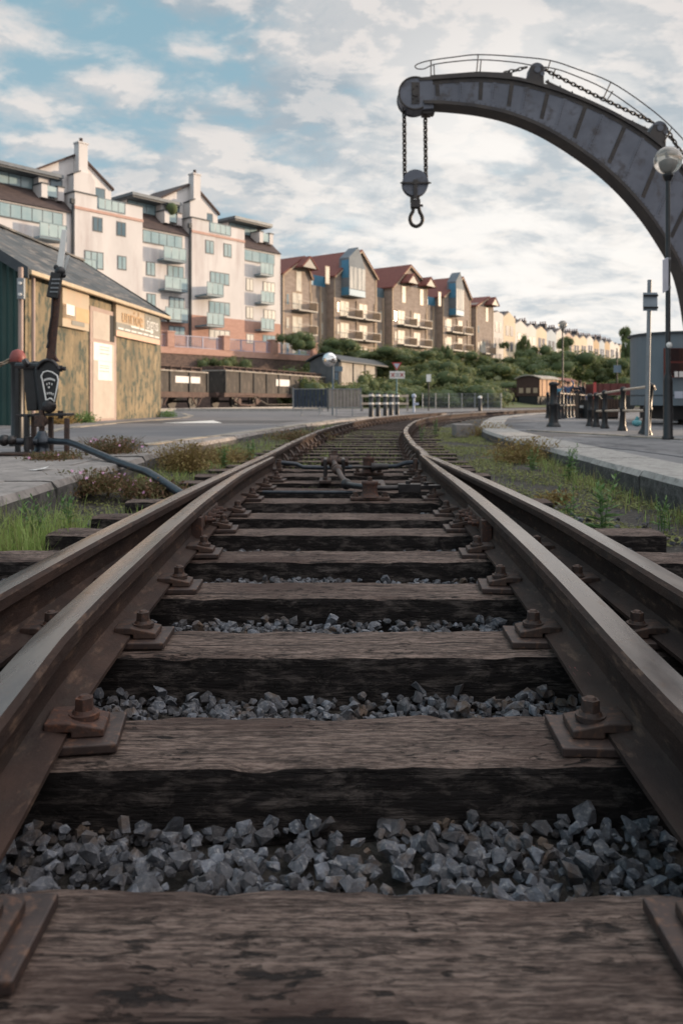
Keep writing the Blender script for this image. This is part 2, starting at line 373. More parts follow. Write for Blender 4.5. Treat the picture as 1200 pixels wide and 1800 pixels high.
# ground: one sheet to the horizon
mb=MB()
xs=[-900,-300,-120,-60,-30,30,60,120,300,900]; ys=[-40,-5,40,80,160,320,700,1600]
mb.add([(x,y,-.2) for y in ys for x in xs],[(j*10+i,j*10+i+1,(j+1)*10+i+1,(j+1)*10+i) for j in range(len(ys)-1) for i in range(9)])
tag(mb.build('ground',M_earth),kind='structure')
# trackbed
mb=MB(); st=[]; Y=-5.5
while Y<60:
    st.append(Y); Y+=.12 if Y<9 else .5
nx=26; vv=[]
for Y in st:
    a=edgeL(Y)-.12; b=edgeR(Y)+.12
    for i in range(nx+1):
        x=a+(b-a)*i/nx; base=ball(Y)
        e=min(x-a,b-x)
        rise=max(0,.55-e)*.16 if x<0 else max(0,.5-e)*.05
        vv.append((x,Y,base-.02+rise+noise.noise(Vector((x*3,Y*3,0)))*.025+noise.noise(Vector((x*11,Y*11,5)))*.012))
mb.add(vv,[(j*(nx+1)+i,j*(nx+1)+i+1,(j+1)*(nx+1)+i+1,(j+1)*(nx+1)+i) for j in range(len(st)-1) for i in range(nx)],0,True)
tag(mb.build('trackbed',M_bed,recalc=False),kind='structure')
# paved areas
stp=[-6+.5*i for i in range(0,133)]
mb=MB(); mb.ext([(edgeL(Y)-.42,Y,-.25) for Y in stp]+[(-90,60,-.25),(-90,-6,-.25)],(0,0,.386)); tag(mb.build('road',M_asphalt),kind='structure')
mb=MB(); mb.ext([(edgeR(Y)+.62,Y,-.25) for Y in reversed(stp)]+[(90,-6,-.25),(90,60,-.25)],(0,0,.386)); tag(mb.build('quay_pavement',M_asphalt),kind='structure')
# yard behind
mb=MB(); mb.ext([(-90,60.0,-.25),(-90,400,-.25),(260,400,-.25),(260,60.0,-.25)],(0,0,.37)); tag(mb.build('yard_ground',M_earth),kind='structure')
def sweep(name, pts, prof, m, z0=0, closed=False):
    mb=MB(); n=len(prof); q=[]
    for i,p in enumerate(pts):
        d=(Vector(pts[min(i+1,len(pts)-1)])-Vector(pts[max(i-1,0)])); d.z=0; d.normalize(); r=Vector((d.y,-d.x,0))
        q+=[Vector(p)+r*a+Vector((0,0,b+z0)) for a,b in prof]
    mb.add(q,[(i*n+j,i*n+(j+1)%n,(i+1)*n+(j+1)%n,(i+1)*n+j) for i in range(len(pts)-1) for j in range(n)]+[tuple(range(n)),tuple(range((len(pts)-1)*n+n-1,(len(pts)-1)*n-1,-1))])
    return mb.build(name,m)
def kerb_row(name,edge,side,y0,y1,step,mats,wd,lab):   # separate stones with slightly uneven faces, one thing
    mb=MB(); Y=y0; k=0
    while Y<y1:
        Y2=min(Y+step*random.uniform(.85,1.15),y1); g=.008; n=8
        ptsT=[]
        jz=random.uniform(-.006,.006); jx=random.uniform(-.01,.01)
        q=[]
        for i in range(n+1):
            y=Y+g+(Y2-Y-2*g)*i/n; e=edge(y)+jx
            nzv=lambda a,b: noise.noise(Vector((y*2.3,a*7+k*3,b)))*.018+noise.noise(Vector((y*9,a*5,b)))*.008
            tx=(edge(y+.1)-edge(y-.1))/.2; l=sqrt(1+tx*tx)*1.0
            ww=wd*l
            zt=.145+jz
            prof=[(0.02+nzv(0,0),-.2),(0+nzv(1,0),-.08),(-.004+nzv(2,0),.02),(.0+nzv(3,1),zt-.05),(.03+nzv(4,2)*.6,zt-.004),(.09,zt+nzv(5,3)*.25),(ww*.5,zt+nzv(6,4)*.25),(ww-.01,zt),(ww-.01,-.2)]
            q+=[(e+side*a,y,b) for a,b in prof]
        m=9; fs=[(i*m+j,i*m+(j+1)%m,(i+1)*m+(j+1)%m,(i+1)*m+j) for i in range(n) for j in range(m)]
        nb=len(mb.v); mb.add(q,fs,0)
        for idx in range(len(fs)):
            j=idx%m
            if j<3: mb.m[len(mb.f)-len(fs)+idx]=1
        mb.add([q[j] for j in range(m)],[tuple(range(m))],1); mb.add([q[n*m+j] for j in range(m)],[tuple(range(m))],1)
        Y=Y2; k+=1
    return mb.build(name,mats)
o=kerb_row('platform_kerb',edgeR,1,-5.5,59,1.6,[M_coping,M_kerbface],.62,''); tag(o,kind='structure')
o=kerb_row('left_kerb',edgeL,-1,-5.5,59,1.15,[M_concrete,M_kerbface],.42,''); tag(o,kind='structure')
# concrete slab beside the lever, on top of the road edge
mb=MB(); mb.ext([(-2.34,-4,.14),(-2.34,8.4,.14),(-5.6,9.2,.14),(-5.6,-4,.14)],(0,0,.006)); tag(mb.build('concrete_apron',M_concrete),kind='structure')
# pale stone line in the left road, beside the track
def strip(name, pts, w, m, z=.14, h=.012):
    mb=MB(); L_=[];R_=[]
    for i,p in enumerate(pts):
        d=(Vector(pts[min(i+1,len(pts)-1)])-Vector(pts[max(i-1,0)])).normalized(); r=Vector((d.y,-d.x,0))*w/2
        L_.append(Vector((p[0],p[1],0))-r); R_.append(Vector((p[0],p[1],0))+r)
    n=len(pts); q=[(a.x,a.y,z-.03) for a in L_]+[(a.x,a.y,z-.03) for a in R_]+[(a.x,a.y,z+h) for a in L_]+[(a.x,a.y,z+h) for a in R_]
    fs=[]
    for i in range(n-1): fs+=[(2*n+i,2*n+i+1,3*n+i+1,3*n+i),(i,i+1,2*n+i+1,2*n+i),(n+i,3*n+i,3*n+i+1,n+i+1)]
    mb.add(q,fs); return tag(mb.build(name,m),kind='structure')
M_line=mat('worn_pale_setts',(.27,.235,.19),(.36,.32,.26),scale=9,rough=.85,bump=.5,bscale=30,wear=((.15,.14,.135),3,.52,.62,(1,1,1)))
strip('pale_sett_line',[G(250,783)[:2],G(281,779)[:2],G(340,771)[:2],G(439,760)[:2],G(520,748.5)[:2],(0.0,24.5),(1.4,30)],.16,M_line)
strip('pale_sett_line_shed',[G(60,764)[:2],G(122,752)[:2],G(200,744)[:2],G(290,737)[:2],G(322,735)[:2],G(335,731)[:2],G(322,727)[:2],(-9,36)],.22,M_line)
strip('quay_line',[G(930,756.5)[:2],G(951,758)[:2],G(1075,765)[:2],G(1200,773)[:2],(8.4,8.0)],.14,M_line)
strip('quay_crack_line',[G(1055,786)[:2],G(1110,791)[:2],G(1200,803)[:2],(5,3.6)],.05,M_road,z=.141,h=.002)
# darker road tarmac with the pale speed-hump mark
mb=MB(); mb.ext([(a[0],a[1],.1395) for a in (G(60,790),G(250,782),G(439,759),G(600,736.5),(-1.5,44,0),(-24,44,0),(-12.5,30,0),(-5.2,26.3,0),(-5.5,17,0),G(60,766))],(0,0,.002)); tag(mb.build('road_lane',M_road),kind='structure')
mb=MB(); c=G(352,742); 
for i in range(14):
    pass
mb.ext([(c.x-2.3,c.y-1.2,.142),(c.x+2.2,c.y-1.2,.142),(c.x+2.8,c.y+1.8,.142),(c.x-2.4,c.y+1.8,.142)],(0,0,.002))
tag(mb.build('tar_patch',mat('fresh_tar',(.045,.046,.05),(.06,.06,.066),scale=3,rough=.7)),kind='structure')
mb=MB(); mb.ext([(c.x-.75,c.y-1.1,.146),(c.x+.75,c.y-1.1,.146),(c.x+.1,c.y+1.5,.146)],(0,0,.003)); tag(mb.build('hump_marking',M_white),kind='structure')

# ---------------------------------------------------------------- sleepers
ORD=['nearest','second','third','fourth','fifth','sixth','seventh','eighth','ninth','tenth','eleventh','twelfth','thirteenth','fourteenth']
SL=[1.02,1.655,2.315,2.965,3.61,4.30,4.88,5.64,6.33,6.95,7.62,8.2]   # centre of each sleeper along the view
SW=.25
def sleeper(Yc,x0,x1,hi,seed,w=SW,ang=0,top=0.0):
    nx=int((x1-x0)/(.022 if hi==2 else .05 if hi==1 else .3))+1
    w2=w/2; prof=[]
    k=10 if hi==2 else 5 if hi==1 else 2
    for i in range(k+1): prof.append((-w2+w*i/k,0,0))
    kk=6 if hi==2 else 3 if hi==1 else 1
    for i in range(1,kk+1): prof.append((w2,-.15*i/kk,1))
    prof.append((-w2,-.15,2))
    for i in range(kk-1,0,-1): prof.append((-w2,-.15*i/kk,3))
    m=len(prof); q=[]
    for i in range(nx+1):
        x=x0+(x1-x0)*i/nx
        for (y,z,f) in prof:
            dy=dz=0
            if hi:
                edge=1-min(abs(abs(y)-w2)/.03,1)
                a=noise.noise(Vector((x*1.3+seed*7,y*8,seed))); b_=noise.noise(Vector((x*6+seed,y*30,z*30+seed*3))); c_=noise.noise(Vector((x*22,y*60,z*40+seed)))
                dz=(a*.006+b_*.004+c_*.0022)*(1 if z>-.02 else 0)
                if z>-.001 and edge>0: dz-=edge*(.006+max(0,noise.noise(Vector((x*7+seed*2,5,y*9))))*.020)
                dy=(1 if y>0 else -1)*(b_*.005+c_*.003+noise.noise(Vector((x*1.1,seed,9)))*.003+noise.noise(Vector((x*30,z*25,seed)))*.003)*(1 if abs(y)>w2-.01 else 0)
            q.append((x,y+dy,z+dz))
    # pull the ends a little ragged
    fs=[(i*m+j,i*m+(j+1)%m,(i+1)*m+(j+1)%m,(i+1)*m+j) for i in range(nx) for j in range(m)]+[tuple(range(m)),tuple(range(nx*m+m-1,nx*m-1,-1))]
    mb=MB(Matrix.Translation((0,0,0))); mb.add(q,fs); return mb
spans={0:(-1.45,1.5),1:(-1.6,1.65),2:(-1.75,1.75),3:(-2.0,2.0),4:(-1.82,2.05),5:(-1.55,1.70),6:(-1.5,1.39),7:(-1.5,1.46),8:(-1.42,1.36),9:(-1.4,1.34),10:(-1.38,1.4),11:(-1.35,1.36)}
for i,Yc in enumerate(SL):
    x0,x1=spans[i]
    mb=sleeper(Yc,x0,x1,2 if i<5 else 1,i+1.3,w=.25 if i!=10 else .27)
    o=mb.build('railway_sleeper',M_wood); o.location=(0,Yc,0); o.rotation_euler=(0,0,random.uniform(-.012,.012))
    ex=['with deep dark pits, nearest the camera', 'pale and pitted with two bolt holes, second from the camera', 'with long straight splits, third from the camera', 'with a dark knot scar, fourth from the camera', 'sawn off beyond the right rails, fifth from the camera', 'whose square end points at the platform, sixth from the camera', 'just beyond the bolted rail joints, seventh from the camera', 'under the near pedestal, eighth from the camera', 'between the two point rods, ninth from the camera', 'under the middle of the point gear, tenth from the camera', 'under the blade tips, eleventh from the camera', 'just past the blade tips, twelfth from the camera'][i]
    tag(o,f'weathered timber sleeper {ex}','railway sleeper','timber sleepers under the track')
protos=[sleeper(0,-1.35,1.35,0,40+k) for k in range(2)]
pro=[]
Y=8.85; k=0
while Y<50:
    if k<2:
        o=protos[k].build('railway_sleeper',M_wood); pro.append(o)
    else:
        o=pro[k%2].copy(); COL.objects.link(o)
    t=ctan(Y); o.location=(centre(Y),Y,-.012+random.uniform(-.01,.006)); o.rotation_euler=(0,0,-atan2(t.x,t.y)+random.uniform(-.02,.02)); o.scale=(random.uniform(.95,1.03),1,1)
    tag(o,'timber sleeper sunk in weedy dirt on the bend beyond the points','railway sleeper','far sleepers on the bend')
    Y+=.66*t.y; k+=1

# ---------------------------------------------------------------- rails
def rail_prof(fo=1,fi=1,hw=.0425,hs=1):
    # x>0 = inside of the curve handed in; fo scales the x<0 half
    a=[(-.075*fo,.020),(-.075*fo,.031),(-.03*fo,.042),(-.012*fo,.056),(-.009*fo,.115),(-.018*fo,.135),(-hw*fo*hs,.143),(-hw*fo*hs,.172),(-(hw-.010)*fo*hs,.1835),(-.010*fo,.1855),
       (.010*fi,.1855),((hw-.010)*fi,.1835),(hw*fi,.172),(hw*fi,.143),(.018*fi,.135),(.009*fi,.115),(.012*fi,.056),(.03*fi,.042),(.075*fi,.031),(.075*fi,.020)]
    return a
TOPJ={8,9,10}
def rail(name, pts, inner_side, parent=None, taper=None, mats=None):
    """pts: centreline; inner_side +1/-1 gives the side whose half keeps its width; taper(Y)->(scale of the other half, head shift)"""
    mb=MB(); q=[]; n=20
    for i,p in enumerate(pts):
        d=(pts[min(i+1,len(pts)-1)]-pts[max(i-1,0)]); d.z=0; d.normalize(); r=Vector((d.y,-d.x,0))*inner_side
        fo=taper(p.y) if taper else (1,1)
        w=noise.noise(Vector((p.y*1.5,name.__len__(),inner_side)))*.0008
        q+=[p+r*(a+w)+Vector((0,0,b)) for a,b in rail_prof(*fo)]
    fs=[];ms=[]
    for i in range(len(pts)-1):
        for j in range(n):
            fs.append((i*n+j,i*n+(j+1)%n,(i+1)*n+(j+1)%n,(i+1)*n+j)); ms.append(1 if j in TOPJ else 0)
    mb.add(q,fs); mb.m=ms; mb.sm=[True]*len(fs)
    mb.add([q[j] for j in range(n)],[tuple(range(n))],0); mb.add([q[(len(pts)-1)*n+j] for j in range(n)],[tuple(range(n))],0)
    o=mb.build(name,[M_rail,M_railtop],parent)
    o.data.set_sharp_from_angle(angle=radians(28))
    return o
def pts_tab(tab,y0,y1,step=.12):
    n=int((y1-y0)/step)+1; return [Vector((smooth_tab(tab,y0+(y1-y0)*i/n),y0+(y1-y0)*i/n,0)) for i in range(n+1)]
far=[8.0+.4*i for i in range(0,128)]
farL=[offpt(Y,-.755) for Y in far]; farR=[offpt(Y,.755) for Y in far]
tp=lambda Y:(1 if Y<4.6 else max(.45,1-(Y-4.6)*.32), 1 if Y<6.2 else max(.5,1-(Y-6.2)*.4))
r1=thing('stock_rail','rusty rail on the far left, unbroken past the open blade into the bend','rail',(0,0,0),group=None)
rail('running_rail',[p for p in pts_tab(T_ol,-1.5,13.0)]+[p for p in farL if p.y>13.2],1,r1)
r2=thing('stock_rail','rusty rail on the far right, splitting from the inner one at the closed blade','rail',(0,0,0))
rail('running_rail',pts_tab(T_or,-1.5,7.7)+[Vector((.845,8.35,0))]+[p for p in farR if p.y>9.3],-1,r2)
r3=thing('switch_rail','left inner rail with a bright worn head, its blade tip standing open','rail',(0,0,0))
rail('running_rail',pts_tab(T_il,-1.5,7.36),1,r3,tp)
r4=thing('switch_rail','right inner rail with a bright worn head and pink paint on its foot','rail',(0,0,0))
rail('running_rail',pts_tab(T_ir,-1.5,7.72),-1,r4,tp)
# pink spray mark on the foot of the right inner rail
mb=MB(); M_spray=mat('faded_pink_paint',(.30,.075,.075),(.11,.045,.04),scale=60,rough=.8,lo=.42,hi=.52)
yy=1.93
for (a,b,c_,d) in ((0,.0,.055,.006),(.01,.03,.05,.005),(.0,.05,.035,.006),(.03,-.02,.06,.004)):
    x=smooth_tab(T_ir,yy+b)-.066
    mb.box(x+a,x+a+c_*.55,yy+b,yy+b+.028,.0322+a*.18,.0332+a*.26)
mb.build('paint_mark',M_spray,r4)
# bolted joints
def joint(tab,Y,side,root):
    x=smooth_tab(tab,Y); dx=(smooth_tab(tab,Y+.05)-smooth_tab(tab,Y-.05))/.1
    M_=Matrix.Translation((x,Y,0))@Matrix.Rotation(-atan2(dx,1),4,'Z')@Matrix.Diagonal((side,1,1,1))
    mb=MB(M_); mb.ext([(.012,-.26,.055),(.034,-.26,.046),(.046,-.26,.07),(.040,-.26,.125),(.020,-.26,.136)],(0,.52,0)); fp=mb.build('fishplate',M_iron,root,bevel=.003)
    for yb in (-.19,-.065,.065,.19):
        m2=MB(M_); m2.cyl((.042,yb,.095),(.052,yb,.095),.024,10); m2.cyl((.050,yb,.095),(.078,yb,.095),.019,6,smooth=False); m2.cyl((.076,yb,.095),(.098,yb,.095),.010,8); m2.build('nut_and_bolt',M_iron_rust,fp)
    mb=MB(M_); mb.box(.014,.062,-.42,-.37,.034,.14); mb.build('distance_block',M_iron_rust,root,bevel=.003)
joint(T_il,4.25,1,r3); joint(T_ir,4.15,-1,r4)

# ---------------------------------------------------------------- fastenings
def make_fast(small=False,m1=M_plate,m2=M_iron):
    t=thing('rail_fastening','x','rail fastening',(0,0,0))
    w=.072 if not small else .055
    mb=MB(); mb.box(-.16,w+.03,-.085,.085,.001,.0195); mb.build('baseplate',m1,t,bevel=.003)
    mb=MB(); mb.ext([(-.045,-.05,.0325),(-.045,-.05,.052),(.0,-.05,.052),(.072,-.05,.036),(.072,-.05,.0205),(.008,-.05,.0205),(.008,-.05,.0325)],(0,.095,0)); mb.build('clip',m2,t,bevel=.003)
    mb=MB(); mb.cyl((.026,0,.043),(.026,0,.054),.031,14); mb.cyl((.026,0,.052),(.026,0,.061),.026,12,r2=.021); mb.cyl((.026,0,.060),(.026,0,.085),.0205,6,r2=.019,smooth=False); mb.cyl((.026,0,.084),(.026,0,.090),.014,10,r2=.009)
    mb.build('bolt',m2,t,bevel=.002)
    return t
fA=make_fast(); fB=make_fast(small=True); fR=make_fast(m1=M_plate,m2=M_iron_rust)
used=set()
def place_fast(proto,tab,Y,side,label,group='rail fastenings on the sleepers',dy=0,fo=1):
    x=smooth_tab(tab,Y+dy); dx=(smooth_tab(tab,Y+dy+.05)-smooth_tab(tab,Y+dy-.05))/.1
    ang=-atan2(dx,1)
    loc=(x+side*.075*fo,Y+dy,random.uniform(0,.002)); rot=ang+(pi if side<0 else 0)+random.uniform(-.03,.03)
    if proto in used: o=copy_tree(proto)
    else: o=proto; used.add(proto)
    o.location=loc; o.rotation_euler=(0,0,rot); o['label']=label; o['group']=group
    return o
for i,Yc in enumerate(SL[:11]):
    nm=ORD[i]
    place_fast(fR if i==1 else fA,T_il,Yc,1,f'{"red rusty" if i==1 else "dark iron"} clip and baseplate inside the left inner rail on the {nm} sleeper',dy=random.uniform(-.015,.015)) if Yc<7.2 else None
    place_fast(fA,T_ir,Yc,-1,f'dark iron clip and baseplate inside the right inner rail on the {nm} sleeper',dy=random.uniform(-.015,.015))
    if Yc<4.5:
        place_fast(fB,T_ol,Yc,1,f'small clip in the gap between the two left rails on the {nm} sleeper')
        place_fast(fB,T_or,Yc,-1,f'small clip in the gap between the two right rails on the {nm} sleeper')
    place_fast(fA,T_ol,Yc,-1,f'dark clip and bolt outside the outermost left rail on the {nm} sleeper')
    if i<7: place_fast(fA,T_or,Yc,1,f'dark clip and bolt outside the outermost right rail on the {nm} sleeper')
# simple chairs beyond the points
mb=MB(); mb.box(-.13,.13,-.08,.08,.0,.02); mb.ext([(-.07,-.05,.02),(-.10,-.05,.02),(-.05,-.05,.10),(-.02,-.05,.12)],(0,.10,0)); mb.ext([(.10,-.05,.02),(.07,-.05,.02),(.02,-.05,.12),(.05,-.05,.10)],(0,.10,0))
mb.cyl((.105,0,.02),(.105,0,.06),.02,6); mb.cyl((-.105,0,.02),(-.105,0,.06),.02,6)
ch=None; Y=8.85
while Y<30:
    t=ctan(Y)
    for sgn in (-1,1):
        if ch is None: o=ch=mb.build('rail_chair',M_iron)
        else: o=ch.copy(); COL.objects.link(o)
        p=offpt(Y,.755*sgn); o.location=(p.x,p.y,.0); o.rotation_euler=(0,0,-atan2(t.x,t.y))
        tag(o,f'dark cast chair holding the {"left" if sgn<0 else "right"} rail of the bend beyond the points','rail chair',f'chairs under the {"left" if sgn<0 else "right"} rail of the bend')
    Y+=.66*t.y

# ---------------------------------------------------------------- point rods and gear
g=thing('front_stretcher_rod','blue-black cranked rod tying the two blade tips, farther of the two rods','point rod',(0,7.5,0))
z=.10
mb=MB(); mb.tube([(-.61,7.42,z+.02),(-.55,7.43,z+.025),(-.42,7.45,z+.01),(-.36,7.46,z-.02),(-.20,7.47,z-.025),(-.12,7.47,z-.025),(.1,7.48,z-.02)],.021,10); mb.build('left_rod',M_bluerod,g)
mb=MB(); mb.tube([(.42,7.48,z-.015),(.52,7.48,z-.01),(.60,7.47,z+.02),(.72,7.45,z+.03)],.021,10); mb.build('right_rod',M_bluerod,g)
mb=MB(); mb.cyl((.1,7.48,z-.02),(.32,7.48,z-.02),.014,8); mb.cyl((.30,7.48,z-.02),(.44,7.48,z-.015),.036,12,r2=.03); mb.cyl((.28,7.48,z-.02),(.31,7.48,z-.02),.045,6); mb.build('turnbuckle',M_blackiron,g)
mb=MB(); mb.box(-.66,-.55,7.33,7.5,.05,.075); mb.box(-.60,-.56,7.36,7.44,.07,.14); mb.cyl((-.58,7.40,.13),(-.58,7.40,.16),.025,6); mb.build('blade_bracket',M_iron,g,bevel=.004)
mb=MB(); mb.box(.66,.75,7.40,7.52,.04,.065); mb.cyl((.69,7.45,.06),(.69,7.45,.16),.025,8); mb.build('blade_bracket',M_iron,g,bevel=.004)
g=thing('rear_stretcher_rod','black jointed rod from the near pedestal to the right blade','point rod',(0,5.7,0))
mb=MB(); mb.cyl((.24,5.62,.085),(.42,5.64,.085),.02,10); mb.box(.40,.56,5.61,5.67,.055,.115); mb.cyl((.47,5.64,.11),(.47,5.64,.135),.02,6); mb.build('rod',M_blackiron,g,bevel=.004)
mb=MB(); mb.beam((.54,5.64,.09),(.70,5.66,.09),.05,.03); mb.cyl((.60,5.65,.10),(.60,5.65,.125),.02,6); mb.build('link_bar',M_blackiron,g,bevel=.003)
mb=MB(); mb.tube([(-.58,5.86,.03),(-.3,5.85,.03),(.1,5.85,.03)],.012,8); mb.build('slim_bar',M_bluerod,g)
def pedestal(name,lab,c,top,r,dirx):
    t=thing(name,lab,'pedestal',(c[0],c[1],0),group='cast pedestals of the point gear')
    mb=MB(); mb.box(c[0]-.14*dirx-.0,c[0]+.14*dirx,c[1]-.05,c[1]+.05,.002,.028); mb.build('base_flange',M_iron,t,bevel=.008)
    for s_ in (-1,1):
        mb=MB(); mb.cyl((c[0]+.105*s_,c[1],.026),(c[0]+.105*s_,c[1],.04),.026,10); mb.cyl((c[0]+.105*s_,c[1],.038),(c[0]+.105*s_,c[1],.06),.018,6,smooth=False); mb.build('flange_bolt',M_iron,t)
    mb=MB(); mb.lathe((c[0],c[1],.026),[(r*1.35,0),(r*1.1,.015),(r,.03),(r*.96,top*.6),(r,top-.05),(r*1.08,top-.04),(r*1.08,top-.026),(.001,top-.022)],20); mb.build('column',M_iron_rust if 'near' in lab else M_iron,t)
    mb=MB(); mb.cyl((c[0],c[1],top),(c[0],c[1],top+.03),.02,6,smooth=False); mb.build('cap_nut',M_iron,t)
    return t
pedestal('crank_pedestal','squat rusty near pedestal on a flanged foot amid the sleepers',(.20,5.62),.135,.055,1)
pedestal('crank_pedestal','dark cast pedestal right of the upright crank frame, far one near the blade tips',(.255,7.55),.17,.055,1)
t=thing('crank_stand','upright black iron frame with twin side plates holding the jointed crank rod','crank stand',(-.07,6.95,0))
mb=MB(); mb.box(-.155,-.125,6.85,7.1,0.03,.20); mb.build('side_plate',M_blackiron,t,bevel=.01)
mb=MB(); mb.box(.0,.03,6.85,7.1,.03,.20); mb.build('side_plate',M_blackiron,t,bevel=.01)
mb=MB(); mb.cyl((-.17,6.98,.17),(.05,6.98,.17),.028,10); mb.cyl((-.18,6.98,.17),(-.155,6.98,.17),.045,6,smooth=False); mb.cyl((.03,6.98,.17),(.06,6.98,.17),.045,6,smooth=False); mb.cyl((-.10,6.98,.17),(-.03,6.98,.17),.055,14); mb.build('pivot_shaft',M_iron,t)
mb=MB(); mb.box(-.19,-.09,6.72,7.0,.004,.028); mb.cyl((-.14,6.78,.028),(-.14,6.78,.05),.02,6); mb.build('foot_plate',M_plate,t,bevel=.004)
mb=MB(); mb.box(-.11,-.02,7.0,7.06,.12,.24); mb.cyl((-.065,7.03,.24),(-.065,7.03,.265),.03,10); mb.build('top_lug',M_iron,t,bevel=.008)
t=thing('crank_rod','worn jointed rod sloping from the upright frame down to the near pedestal','crank rod',(-.05,6.9,.15))
mb=MB(); mb.tube([(-.065,6.95,.17),(-.055,6.75,.16),(-.02,6.45,.125),(.0,6.25,.105),(.035,6.0,.085)],.022,12); mb.build('rod',M_plate,t)
mb=MB(); mb.sphere((-.035,6.55,.135),.042,12,8,sc=(1,1.2,1)); mb.cyl((-.05,6.62,.145),(-.045,6.60,.14),.04,10); mb.build('joint_collar',M_iron,t)
mb=MB(); mb.sphere((.035,5.95,.08),.042,12,8); mb.tube([(.035,5.95,.08),(.09,5.78,.085),(.17,5.65,.09)],.022,10); mb.build('end_knuckle',M_blackiron,t)
mb=MB(); mb.box(.24,.36,6.35,6.9,.004,.018); mb.cyl((.30,6.45,.018),(.30,6.45,.035),.02,6)
tag(mb.build('tie_plate',M_plate,bevel=.003),'pale steel tie plate lying on the sleepers between the two pedestals','steel plate')

# ---------------------------------------------------------------- ballast stones
def hull(seed,k):
    rnd=random.Random(seed); bm=bmesh.new()
    sx,sy,sz=rnd.uniform(.8,1.35),rnd.uniform(.7,1.1),rnd.uniform(.55,.9)
    for i in range(k):
        v=Vector((rnd.gauss(0,1),rnd.gauss(0,1),rnd.gauss(0,1))).normalized()*rnd.uniform(.75,1.1)
        bm.verts.new((v.x*sx,v.y*sy,v.z*sz))
    r=bmesh.ops.convex_hull(bm,input=bm.verts)
    dead=[e for e in r['geom_interior'] if isinstance(e,bmesh.types.BMVert)]
    bmesh.ops.delete(bm,geom=dead,context='VERTS')
    bmesh.ops.dissolve_limit(bm,angle_limit=radians(14),verts=bm.verts,edges=bm.edges)
    bm.verts.index_update(); vs_=[v.co.copy() for v in bm.verts]; fs=[tuple(v.index for v in f.verts) for f in bm.faces]; bm.free(); return vs_,fs
H=[hull(i,random.choice((13,16,20))) for i in range(40)]
mb=MB(); rnd=random.Random(3)
def stone(x,y,z,s):
    vs_,fs=rnd.choice(H); R=Matrix.Rotation(rnd.uniform(0,6.28),3,'Z')@Matrix.Rotation(rnd.uniform(-.9,.9),3,'X')@Matrix.Rotation(rnd.uniform(-.9,.9),3,'Y')
    c=Vector((x,y,z)); mb.add([c+R@(v*s) for v in vs_],fs)
def insl(Y): return any(abs(Y-c)<SW/2+.004 for c in SL)
def fill(y0,y1,x0,x1,n,zoff,s0,s1):
    for _ in range(n):
        x=rnd.uniform(x0,x1); y=rnd.uniform(y0,y1)
        if insl(y): continue
        stone(x,y,-.125+zoff+rnd.uniform(-.01,.01)+noise.noise(Vector((x*2,y*5,2)))*.018,rnd.uniform(s0,s1)*.5*(1.45 if rnd.random()<.10 else .6 if rnd.random()<.2 else 1))
for a,b in zip(SL[:8],SL[1:9]):
    y0=a+SW/2-.005; y1=b-SW/2+.005; A=(y1-y0)*3.2
    far_=a>3.2
    up=.022 if 2<a<3.2 else .012 if a>3.2 else 0
    fill(y0,y1,-1.6,1.6,int(A*1500*(1 if not far_ else .6)),.0+up,.022,.036)
    fill(y0,y1,-1.6,1.6,int(A*800*(1 if not far_ else .6)),.013+up,.022,.04)
    fill(y0,y1,-1.6,1.6,int(A*190),.026+up,.028,.05)
fill(.2,.9,-1.2,1.2,700,.0,.03,.05)
for _ in range(260):
    x=rnd.choice((rnd.uniform(1.55,2.3),rnd.uniform(1.75,2.3),rnd.uniform(-1.9,-1.5))); y=rnd.uniform(2.2,9); stone(x,y,-.115,rnd.uniform(.008,.024))
for _ in range(300):
    Y=rnd.uniform(7.5,14); x=centre(max(Y,8))+rnd.uniform(-1.3,1.6); stone(x,Y,ball(Y)-.01,rnd.uniform(.006,.018))
tag(mb.build('ballast_stones',M_stone,recalc=False),'angular grey stone ballast between the sleepers','ballast',kind='stuff')
print('track done',len(mb.f))
# ---------------------------------------------------------------- facade frame
class Fac:
    def __init__(s,O,d):
        s.O=Vector((O[0],O[1])); s.u=Vector(d).normalized()
        u=s.u; s.M=Matrix(((u.x,-u.y,0,O[0]),(u.y,u.x,0,O[1]),(0,0,1,0),(0,0,0,1)))
    def s_of(s,x,d=0):
        k=(x-600)/FPX; ox=s.O.x-s.u.y*d; oy=s.O.y+s.u.x*d
        return (k*oy-ox)/(s.u.x-k*s.u.y)
    def Y(s,t,d=0): return s.O.y+t*s.u.y+d*s.u.x
    def z_of(s,t,y,d=0): return CH+(HOR-y)/FPX*s.Y(t,d)
    def W(s,t,d,z): return s.M@Vector((t,d,z))
# ---------------------------------------------------------------- shed
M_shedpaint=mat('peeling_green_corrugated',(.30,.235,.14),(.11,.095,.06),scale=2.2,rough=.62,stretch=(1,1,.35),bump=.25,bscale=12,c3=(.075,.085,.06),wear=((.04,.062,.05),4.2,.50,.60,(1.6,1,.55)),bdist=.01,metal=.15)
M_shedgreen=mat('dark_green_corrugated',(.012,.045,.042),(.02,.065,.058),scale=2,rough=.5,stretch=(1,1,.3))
M_roofing=mat('slate_blue_roofing',(.030,.040,.048),(.075,.087,.097),scale=1.5,rough=.7,stretch=(1,.25,1),bump=.3,bscale=9,c3=(.18,.17,.16),wear=((.10,.075,.06),2.5,.55,.66,(.5,3,1)))
M_cream=mat('cream_trim',(.42,.34,.24),(.52,.43,.31),scale=4,rough=.6)
M_dkgreytrim=mat('slate_trim',(.035,.045,.055),(.05,.06,.07),scale=4,rough=.6)
M_pinkframe=mat('pinkish_door_frame',(.34,.25,.22),(.40,.31,.27),scale=4,rough=.6)
M_door=mat('beige_door',(.42,.37,.32),(.50,.44,.38),scale=3,rough=.55)
